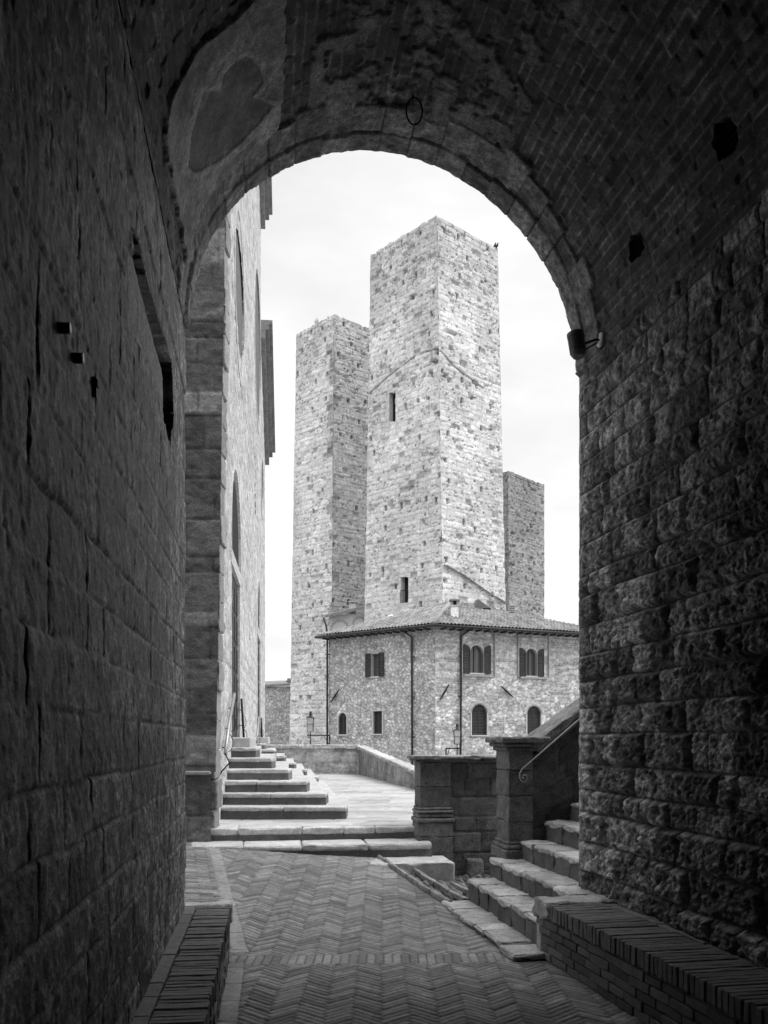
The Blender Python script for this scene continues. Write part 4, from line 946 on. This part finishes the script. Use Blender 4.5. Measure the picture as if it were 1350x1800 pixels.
b.tube([eC+np.array((0, 0, .06)), eC*.5+pk*.5+np.array((0, 0, .1)), pk+np.array((0, 0, .06))], .13, 8); b.build('ridge_tiles', TILE, rf_, True)
b = MB()
for (a_, c_) in ((eA, eC), (eC, eB)): b.tube([a_+np.array((0, 0, -.04)), c_+np.array((0, 0, -.04))], .07, 8)
b.build('gutter', PIPE, hs, True)
# rafters under the eaves
for w_, um_ in ((w1, UL), (w2, UR)):
    for u in np.arange(.3, um_, .5): b = MB(); w_.bx(b, u, u+.09, ze-.14, ze-.05, 0, .48); b.build('rafter', WOOD, hs)
def chimney(px, yb, yt, d, wpx, label=None, lou=False):
    b = MB(); q = P(px, yb, d); t_ = P(px, yt, d); hw = wpx/F*d/2; x, y = q[0], q[1]; H = t_[2]-q[2]
    b.abox(x-hw*.8, x+hw*.8, y-hw*.8, y+hw*.8, q[2]-.6, q[2]+H*.5, 1.7); b.abox(x-hw*.5, x+hw*.5, y-hw*.5, y+hw*.5, q[2]+H*.5, q[2]+H*.8, .05)
    for sx in (-1, 1):
        for sy in (-1, 1): b.abox(x+sx*hw*.6-.05, x+sx*hw*.6+.05, y+sy*hw*.6-.05, y+sy*hw*.6+.05, q[2]+H*.55, q[2]+H*.8, .7)
    b.abox(x-hw, x+hw, y-hw, y+hw, q[2]+H*.5, q[2]+H*.57); b.abox(x-hw*1.1, x+hw*1.1, y-hw*1.1, y+hw*1.1, q[2]+H*.8, q[2]+H*.88, .35)
    b.add([(x-hw*1.1, y-hw*1.1, q[2]+H*.88), (x+hw*1.1, y-hw*1.1, q[2]+H*.88), (x+hw*1.1, y+hw*1.1, q[2]+H*.88), (x-hw*1.1, y+hw*1.1, q[2]+H*.88), (x, y, q[2]+H)], [(0, 1, 4), (1, 2, 4), (2, 3, 4), (3, 0, 4)], .35)
    o = b.build('chimney', RUB, rf_)
    return o
chimney(799, 1082, 1051, 46.6, 16)
# vent stack of stacked discs
b = MB(); q = P(900, 1082, 49.0); 
b.abox(q[0]-.14, q[0]+.14, q[1]-.14, q[1]+.14, q[2]-.5, q[2]+.12)
for k in range(4): cyl(b, Vector(q)+Vector((0, 0, .15+k*.11)), Vector((0, 0, 1)), [(0, .17), (.05, .2), (.07, .12)], 12)
b.build('chimney', RUB, rf_)
# dormer on the right slope
b = MB(); q = P(846, 1070, 49.6); b.add([q+np.array(v) for v in ((-.4, -.2, 0), (.5, -.2, 0), (-.2, -.2, .5), (.6, .9, 0), (-.5, .9, 0), (-.25, .9, .6))], [(0, 1, 2), (1, 3, 5, 2), (3, 4, 5), (4, 0, 2, 5)]); b.build('dormer', DARKST, rf_)
# satellite dish
q = P(687, 1090, 50.6); b = MB(); cyl(b, Vector(q), Vector((-.2, -.8, .55)).normalized(), [(0, .08), (.02, .2), (.05, .34), (.055, .34), (.025, .2)], 24)
t = thing('satellite_dish', 'round white satellite dish standing on the left roof slope of the house', 'satellite dish', q-np.array((0, 0, .4))); b.build('dish', WHITE, t, True)
b = MB(); b.tube([q-np.array((0, 0, .6)), q], .03, 6); b.build('mast', STEEL, t)

# rear annexe with blind arches
an = thing('rear_annexe', 'small pale plastered building with blind arches between the left tower and the house roof', 'building', P(605, 1130, 68)-np.array((0, 0, 2)))
wx_ = Wall(P(642, 1100, 67.5)[0], 67.5, -1., .03, -1)
if wx_.n[1] > 0: wx_.n = -wx_.n
ua, ub = wx_.u(640), wx_.u(578); zt1 = wx_.z(605, 1080)
b = MB(); wx_.bx(b, ua-.1, ub, 5, zt1, -1.5, 0); b.build('wall', PLAST, an)
for (xa, xb, yt) in ((612, 583, 1092), (642, 622, 1086)):
    b = MB(); a, c_ = wx_.u(xa), wx_.u(xb); wx_.archring(b, a, c_, zt1-2.2, wx_.z((xa+xb)/2, yt), .1, -.01, .07); b.build('blind_arch', TOWD, an)
b = MB(); z_ = zt1
zl_ = wx_.z(642, 1069); zr_ = wx_.z(576, 1085); u0_, u1_ = wx_.u(642), wx_.u(574)
for (h0_, h1_2, dz_, th_) in ((-1.4, .5, 0, .12),):
    b.box([wx_.p(u0_, zl_-.1, h1_2), wx_.p(u1_, zr_-.1, h1_2), wx_.p(u1_, zr_+.25, h0_), wx_.p(u0_, zl_+.25, h0_), wx_.p(u0_, zl_, h1_2), wx_.p(u1_, zr_, h1_2), wx_.p(u1_, zr_+.37, h0_), wx_.p(u0_, zl_+.37, h0_)])
for f in np.linspace(0, 1, 14): u = u0_+(u1_-u0_)*f; z = zl_+(zr_-zl_)*f; b.tube([wx_.p(u, z+.02, .52), wx_.p(u, z+.4, -1.4)], .1, 6)
b.build('roof', TILE, an)
q = P(620, 1070, 68.0); b = MB(); b.abox(q[0]-.25, q[0]+.25, q[1]-.2, q[1]+.2, q[2]-.5, q[2]+.35); b.abox(q[0]-.33, q[0]+.33, q[1]-.28, q[1]+.28, q[2]+.45, q[2]+.52); b.abox(q[0]-.2, q[0]-.12, q[1]-.1, q[1]+.1, q[2]+.35, q[2]+.45); b.abox(q[0]+.12, q[0]+.2, q[1]-.1, q[1]+.1, q[2]+.35, q[2]+.45); b.build('chimney', RUB, an)

# low rubble building far left
lb = thing('low_building', 'low rubble stone building with tiled roof left of the left tower', 'building', P(480, 1310, 75)-np.array((0, 0, 1.5)))
wlb = Wall(P(516, 1200, 76)[0], 76., -1.15, .35, -1)
if wlb.n[1] > 0: wlb.n = -wlb.n
zl = wlb.z(488, 1206)
panel('wall', np.arange(0, 5, .06), np.arange(-1.5, zl, .06), lambda U, V: (h1h(U+50, V)[0], h1h(U+50, V)[1]*.85), wlb.mapf, RUB, lb)
b = MB(); wlb.bx(b, 0, 5, -1.5, zl-.02, -4, -.05); b.build('core', RUB, lb)
b = MB(); b.box([wlb.p(-.1, zl, .25), wlb.p(5.2, zl-.1, .25), wlb.p(5.2, zl+.5, -4), wlb.p(-.1, zl+.6, -4), wlb.p(-.1, zl+.1, .25), wlb.p(5.2, zl, .25), wlb.p(5.2, zl+.6, -4), wlb.p(-.1, zl+.7, -4)])
for u in np.arange(0, 5.1, .22): b.tube([wlb.p(u, zl+.12-.02*u, .28), wlb.p(u, zl+.72-.02*u, -3.9)], .075, 6)
for (du, dz) in ((.35, .3), (.5, .42), (.28, .5), (.42, .58)): b.tube([wlb.p(du, zl+dz, -.3), wlb.p(du+.25, zl+dz, -.3)], .09, 6)
b.build('roof', TILE, lb)

# ================================================================== TOWERS
def tower(label, cpx_t, cpy, d, lpx_t, rpx_t, vl, vr, cpx_b, lpx_b, rpx_b, seed, mat_, zb=-1.5, rh=.36, bwid=.6, rhole=40, holes=(), extra=None, tonek=1., rlen=None, brick=False):
    x0 = (cpx_t-675)/F*d; dl = np.array(((vl-675)/F, 1.)); dr_ = np.array(((vr-675)/F, 1.))
    def hit(o_, dd, px): k = (px-675)/F; s = (k*o_[1]-o_[0])/(dd[0]-k*dd[1]); return o_+dd*s
    zt = EYE+(1296-cpy)/F*d
    cT = np.array((x0, d)); lT = hit(cT, dl, lpx_t); rT = hit(cT, dr_, rpx_t) if rlen is None else cT+dr_/np.linalg.norm(dr_)*rlen
    def wide(p_t, px_b):   # move the foot so that it stands under the photo column at eye level, reach -1.5 by extrapolation
        x = (px_b-675)/F*p_t[1]; sh = (x-p_t[0])*(zt-zb)/(zt-EYE); return np.array((p_t[0]+sh, p_t[1]-abs(sh)*.4))
    cB, lB = wide(cT, cpx_b), wide(lT, lpx_b); rB = wide(rT, rpx_b) if rpx_b else rT+(cB-cT)
    bT = lT+rT-cT; bB = lB+rB-cB
    t = thing('tower', label, 'tower', (cB[0], cB[1]+5, zb), 'medieval stone towers')
    H = zt-zb
    def face(a_b, c_b, a_t, c_t, fid, fine):
        Ln = np.linalg.norm(c_b-a_b); nn = np.array(((c_b-a_b)[1], -(c_b-a_b)[0])); nn /= np.linalg.norm(nn)
        mid = (a_b+c_b)/2; ctr = (cB+bB)/2
        if np.dot(nn, mid-ctr) < 0: nn = -nn
        def proj(U, V):
            s = U/Ln; k = V/H
            X = (a_b[0]*(1-s)+c_b[0]*s)*(1-k)+(a_t[0]*(1-s)+c_t[0]*s)*k; Y = (a_b[1]*(1-s)+c_b[1]*s)*(1-k)+(a_t[1]*(1-s)+c_t[1]*s)*k
            return X, Y, zb+V
        def mp_(U, V, h):
            X, Y, Z = proj(U, V)
            edge = np.minimum(U, Ln-U); ej = (1-sst(0, .3, edge))
            cj = .07*(hsh(np.floor(V/rh), 3, seed)-.5)*ej
            top = (V > H-.02); return X+nn[0]*(h*(1-ej*.7)+cj), Y+nn[1]*(h*(1-ej*.7)+cj), Z+top*(.1*(hsh(np.floor(U/.45), fid, seed)-.6)+.08*(fbm(U*.8, U*0+fid, 2, seed)-.5))
        def hf(U, V):
            e, r1, r2, k = coursed(U+fid*50, V, rh, bwid, seed+fid, .04 if not brick else .01, .35)
            j = sst(0, .05 if not brick else .03, e)
            rough = fbm(U*2.2, V*2.2, 4, seed+9, .6); big = fbm(U*.35, V*.25, 3, seed+10); er = fbm(U*3.2+fid*9, V*4.2, 4, seed+11, .6)
            upper = .04*sst(.55, 1, V/H)
            pit = .6*sst(.675-upper, .72-upper, er)
            h = -.03*(1-j)+.05*(r2-.5)*j+.03*(rough-.5)-.12*pit
            # individual fallen stones
            miss = (r1 > .965)
            h = np.where(miss, h-.18*j, h)
            tn = (.86+.24*r2)*(.82+.18*j)*(.84+.32*rough)*(.84+.32*fbm(U*7, V*9, 3, seed+30))*(.74+.52*big)*(.9+.2*fbm(U*.9, V*.12, 3, seed+61))*(1-.3*pit)
            # small weathering pits, crisp and scattered
            for (cs, rad, thr, sd3) in ((.42, .065, .86, 40), (.25, .04, .8, 44), (.8, .1, .93, 48)):
                cu = np.floor(U/cs); cv = np.floor(V/cs); ox = (.2+.6*hsh(cu, cv, seed+sd3+fid))*cs; oy = (.2+.6*hsh(cu, cv, seed+sd3+1+fid))*cs
                rr_ = rad*(.4+.9*hsh(cu, cv, seed+sd3+2)); on_ = hsh(cu, cv, seed+sd3+3+fid)+.5*(er-.5) > thr
                dd_ = np.hypot((U-cu*cs-ox)*.8, V-cv*cs-oy)+.04*(rough-.5); pp = on_*(1-sst(rr_*.6, rr_, dd_))
                h = h-.1*pp; tn = tn*(1-.5*pp)
            dk = (hsh(np.floor(r1*997), 5, seed+77) > .982); tn = np.where(dk & ~miss, tn*.62, tn)
            # darker weathered belt at the very top
            tn = tn*(1-.22*sst(H-8, H, V)*(.4+.9*fbm(U*1.2, V*.7, 3, seed+12)))
            X, Y, Z = proj(U, V); px = PX(X, Y); py = PY(Z, Y)
            # putlog holes on a loose grid
            gx = U/1.7+.5*hsh(np.floor(V/1.45), 1, seed+20+fid); gy = V/1.45
            fx = (gx-np.floor(gx))*1.7; fy = (gy-np.floor(gy))*1.45
            hx_ = .3+1.0*hsh(np.floor(gx), np.floor(gy), seed+21+fid); hy_ = .3+.6*hsh(np.floor(gx), np.floor(gy), seed+22+fid)
            on = hsh(np.floor(gx), np.floor(gy), seed+23+fid) > .6
            ph = on & (np.abs(fx-hx_) < .12) & (np.abs(fy-hy_) < .17)
            h = np.where(ph, -.45, h); tn = np.where(ph, tn*.35, tn)
            if extra is not None: h, tn = extra(fid, px, py, h, tn, U, V)
            return h, tn
        hol = None
        if holes and fine:
            def hol(U, V):
                X, Y, Z = proj(U, V); px = PX(X, Y); py = PY(Z, Y); m = np.zeros(U.shape, bool)
                for (f_, xa, ya, xb, yb) in holes:
                    if f_ == fid: m |= (px > xa) & (px < xb) & (py > ya) & (py < yb)
                return m
        st_ = .06 if fine else .4
        p_ = panel('wall', snap(0, Ln, st_), snap(0, H, st_), hf, mp_, mat_, t, holes=hol)
        if holes and fine:
            for (f_, xa, ya, xb, yb) in holes:
                if f_ != fid: continue
                # dark room behind + lintel + jamb
                US, VS = np.meshgrid(np.linspace(0, Ln, 200), np.linspace(0, H, 600), indexing='ij'); X, Y, Z = proj(US, VS); px = PX(X, Y); py = PY(Z, Y)
                msk = (px > xa) & (px < xb) & (py > ya) & (py < yb); u0, u1, v0, v1 = US[msk].min(), US[msk].max(), VS[msk].min(), VS[msk].max()
                def pt(u, v, h): X, Y, Z = proj(np.array(u), np.array(v)); return (float(X)+nn[0]*h, float(Y)+nn[1]*h, float(Z))
                b = MB(); c = [pt(u, v, h) for v in (v0-.2, v1+.2) for (u, h) in ((u0-.2, -.45), (u1+.2, -.45), (u1+.2, -.9), (u0-.2, -.9))]; b.box(c)
                wn_ = b.build('window', BLACK, t)
                b = MB()
                for (ua_, ub_, va_, vb_) in ((u0-.2, u0, v0-.1, v1+.1), (u1, u1+.2, v0-.1, v1+.1), (u0-.25, u1+.25, v1, v1+.22), (u0-.2, u1+.2, v0-.2, v0)):
                    c = [pt(u, v, h) for v in (va_, vb_) for (u, h) in ((ua_, -.02), (ub_, -.02), (ub_, -.5), (ua_, -.5))]; b.box(c, .9)
                b.build('frame', mat_, wn_)
                if py[msk].mean() > 1000:
                    b = MB(); 
                    for q in np.linspace(u0, u1, 4): b.tube([pt(q, v0, .02), pt(q, v0+.9, .02)], .02, 5)
                    b.tube([pt(u0, v0+.9, .02), pt(u1, v0+.9, .02)], .025, 5); b.build('railing', IRON, wn_)
        return p_
    face(lB, cB, lT, cT, 0, True); face(cB, rB, cT, rT, 1, True); face(rB, bB, rT, bT, 2, False); face(bB, lB, bT, lT, 3, False)
    b = MB(); b.add([(*p_, zt-.25) for p_ in (lT, cT, rT, bT)], [(0, 1, 2, 3)]); b.build('top', mat_, t)
    return dict(t=t, cT=cT, lT=lT, rT=rT, zt=zt)
def line_d(px, py, pts):
    dmin = np.full(px.shape, 1e9)
    for (x0, y0), (x1, y1) in zip(pts[:-1], pts[1:]):
        L2 = (x1-x0)**2+(y1-y0)**2; t_ = np.clip(((px-x0)*(x1-x0)+(py-y0)*(y1-y0))/L2, 0, 1); dmin = np.minimum(dmin, np.hypot(px-x0-t_*(x1-x0), py-y0-t_*(y1-y0)))
    return dmin
def main_extra(fid, px, py, h, tn, U, V):
    if fid == 0:
        d_ = line_d(px, py, [(648, 692), (690, 655), (735, 622), (770, 612)]); h = np.where(d_ < 1., h-.15, h); tn = np.where(d_ < 1.1, tn*.65, tn)
        for (cx_, cy_, r_) in ((765, 635, 5), (757, 655, 4), (752, 700, 3), (770, 620, 4)): q_ = np.hypot(px-cx_, (py-cy_)) < r_; h = np.where(q_, -.5, h)
    if fid == 1:
        d_ = line_d(px, py, [(770, 612), (800, 645), (850, 683)]); h = np.where(d_ < .9, h-.15, h); tn = np.where(d_ < 1., tn*.7, tn)
        for (cx_, cy_, r_) in ((784, 660, 5), (790, 668, 4), (830, 700, 3)): q_ = np.hypot(px-cx_, (py-cy_)) < r_; h = np.where(q_, -.5, h)
        d_ = line_d(px, py, [(781, 993), (812, 1010), (850, 1037), (892, 1063)]); h = np.where(d_ < 1.3, h+.2, h); tn = np.where(d_ < 1.6, tn*.5, tn)
    # band of small brick courses repairs
    for (xa, xb, yy) in ((748, 768, 716), (740, 770, 798), (700, 722, 883), (860, 880, 752), (862, 884, 828)):
        q_ = (px > xa) & (px < xb) & (np.abs(py-yy) < 4); tn = np.where(q_, tn*.6, tn)
    return h, tn
T1 = tower('tallest pale stone tower standing in the centre behind the house', 768, 378, 62., 651.5, 875, -769, 2407, 781, 637.5, 893, 800, TOW,
           holes=((0, 684, 690, 695, 741), (0, 704, 1014, 718, 1060)), extra=main_extra)
T2 = tower('second pale stone tower, left of and lower than the tallest one', 587, 553, 70., 521, 660, -858, 2480, 582, 509.5, None, 830, TOW, rlen=6.6,
           extra=lambda fid, px, py, h, tn, U, V: (h, tn*np.where((hsh(np.floor(V/.8), fid, 3) > .72) & (np.abs(px-584.5) < 4+8*hsh(np.floor(V/.4), 1, 3)), .6, 1.)*(.86 if fid == 1 else 1.)))  # right face darkened in the tone: shade beside the tallest tower
T3 = tower('short grey brick tower showing to the right of the tallest tower', 893, 827, 74., 884, 956.5, -800, 2070, 894, 884, 957, 860, TOWD, rh=.2, bwid=.45, brick=True)
# pigeons on the main tower
for i, (px, lab) in enumerate(((869.5, 'dark pigeon perched on the right corner of the tallest tower, the left one of two'), (873.5, 'dark pigeon perched on the right corner of the tallest tower, the right one of two'))):
    q = P(px, 438-i*0, 66.2); q[2] = T1['zt']-.05
    b = MB(); b.tube([q+np.array(v) for v in ((-.02, 0, .02), (-.05, 0, .1), (0, 0, .2), (.04, 0, .3), (.05, 0, .38), (.07, 0, .42), (.12, 0, .41))], [.02, .06, .09, .075, .045, .05, .01], 8)
    b.tube([q+np.array((-.05, 0, .12)), q+np.array((-.14, 0, -.04))], [.04, .015], 6)
    tag(b.build('pigeon', FEATH, None, True, origin=q), lab, 'bird', 'pigeons on the tower')
# weeds on ledges
def tuft(c, n, ln, name, label, grp=None, spread=.5):
    b = MB()
    for k in range(n):
        a = random.uniform(0, 6.28); tl = random.uniform(.1, spread); l_ = ln*random.uniform(.5, 1); p0 = np.array(c)+np.array((random.uniform(-.1, .1)*ln*3, random.uniform(-.1, .1)*ln*3, 0))
        e_ = p0+np.array((math.cos(a)*tl*l_, math.sin(a)*tl*l_, l_)); w_ = np.array((math.sin(a), -math.cos(a), 0))*l_*.022
        m_ = (p0+e_)/2+np.array((0, 0, l_*.12)); b.add([p0-w_, p0+w_, m_+w_, m_-w_, e_], [(0, 1, 2, 3), (3, 2, 4)])
    tag(b.build(name, LEAF), label, 'weed', grp)
for (px, py, d, n, ln, lab) in ((556, 567, 72.5, 26, .55, 'tall weeds growing on the left edge of the left tower top'), (577, 557, 70.6, 16, .3, 'short weeds near the corner of the left tower top'), (603, 558, 71, 14, .25, 'sparse weeds on the right rim of the left tower top')):
    tuft(P(px, py+3, d), n, ln, 'weed_tuft', lab, 'weeds on the left tower')

for j_ in tuft_jobs: tuft(*j_)
# ================================================================== LANTERNS
def lantern(px, pyt, pyb, d, label, arm, post2):
    q = P(px, pyb, d); t_ = P(px, pyt, d); H = t_[2]-q[2]; hw = H*.2
    t = thing('street_lantern', label, 'lantern', (q[0], q[1], q[2]-.8), 'street lanterns on iron brackets')
    b = MB(); x, y, z = q
    for (sx, sy) in ((-1, -1), (1, -1), (1, 1), (-1, 1)): b.tube([(x+sx*hw*.85, y+sy*hw*.85, z), (x+sx*hw, y+sy*hw, z+H*.85)], .007, 5)
    for (zz, k_) in ((0, .85), (.45, .93), (.85, 1)):
        c_ = [(x+sx*hw*k_, y+sy*hw*k_, z+H*zz) for (sx, sy) in ((-1, -1), (1, -1), (1, 1), (-1, 1), (-1, -1))]
        for a_, e_ in zip(c_[:-1], c_[1:]): b.tube([a_, e_], .006, 4)
    b.add([(x-hw*1.15, y-hw*1.15, z+H*.85), (x+hw*1.15, y-hw*1.15, z+H*.85), (x+hw*1.15, y+hw*1.15, z+H*.85), (x-hw*1.15, y+hw*1.15, z+H*.85), (x, y, z+H)], [(0, 1, 4), (1, 2, 4), (2, 3, 4), (3, 0, 4)])
    b.tube([(x, y, z+H), (x, y, z+H+.12)], [.05, .02], 6); b.build('frame', IRON, t)
    b = MB(); k_ = .82; b.box([(x+sx*hw*k_*.9, y+sy*hw*k_*.9, z+.02) for (sx, sy) in ((-1, -1), (1, -1), (1, 1), (-1, 1))]+[(x+sx*hw*.93, y+sy*hw*.93, z+H*.83) for (sx, sy) in ((-1, -1), (1, -1), (1, 1), (-1, 1))]); b.build('glass', LGLASS, t)
    b = MB(); b.tube([(x, y, z), (x, y, z-.9)], .016, 6)
    ax_ = P(arm, pyb, d); b.tube([(x-.1*np.sign(arm-px), y, z-.12), (ax_[0], y, z-.12)], .02, 6); b.tube([(ax_[0], y, z-.12), (ax_[0], y, z-1.0)], .02, 6)
    b.tube([(ax_[0], y, z-.45), (ax_[0]+(x-ax_[0])*.3, y, z-.14)], .012, 5); b.build('bracket', IRON, t)
lantern(545.5, 1257, 1286, 30.2, 'open iron street lantern on a long bracket before the left tower', 579, 1)
lantern(803.5, 1279, 1308, 26., 'glazed street lantern rising behind the dark block parapet', 784, 1)
print('verts', sum(len(m.vertices) for m in bpy.data.meshes))
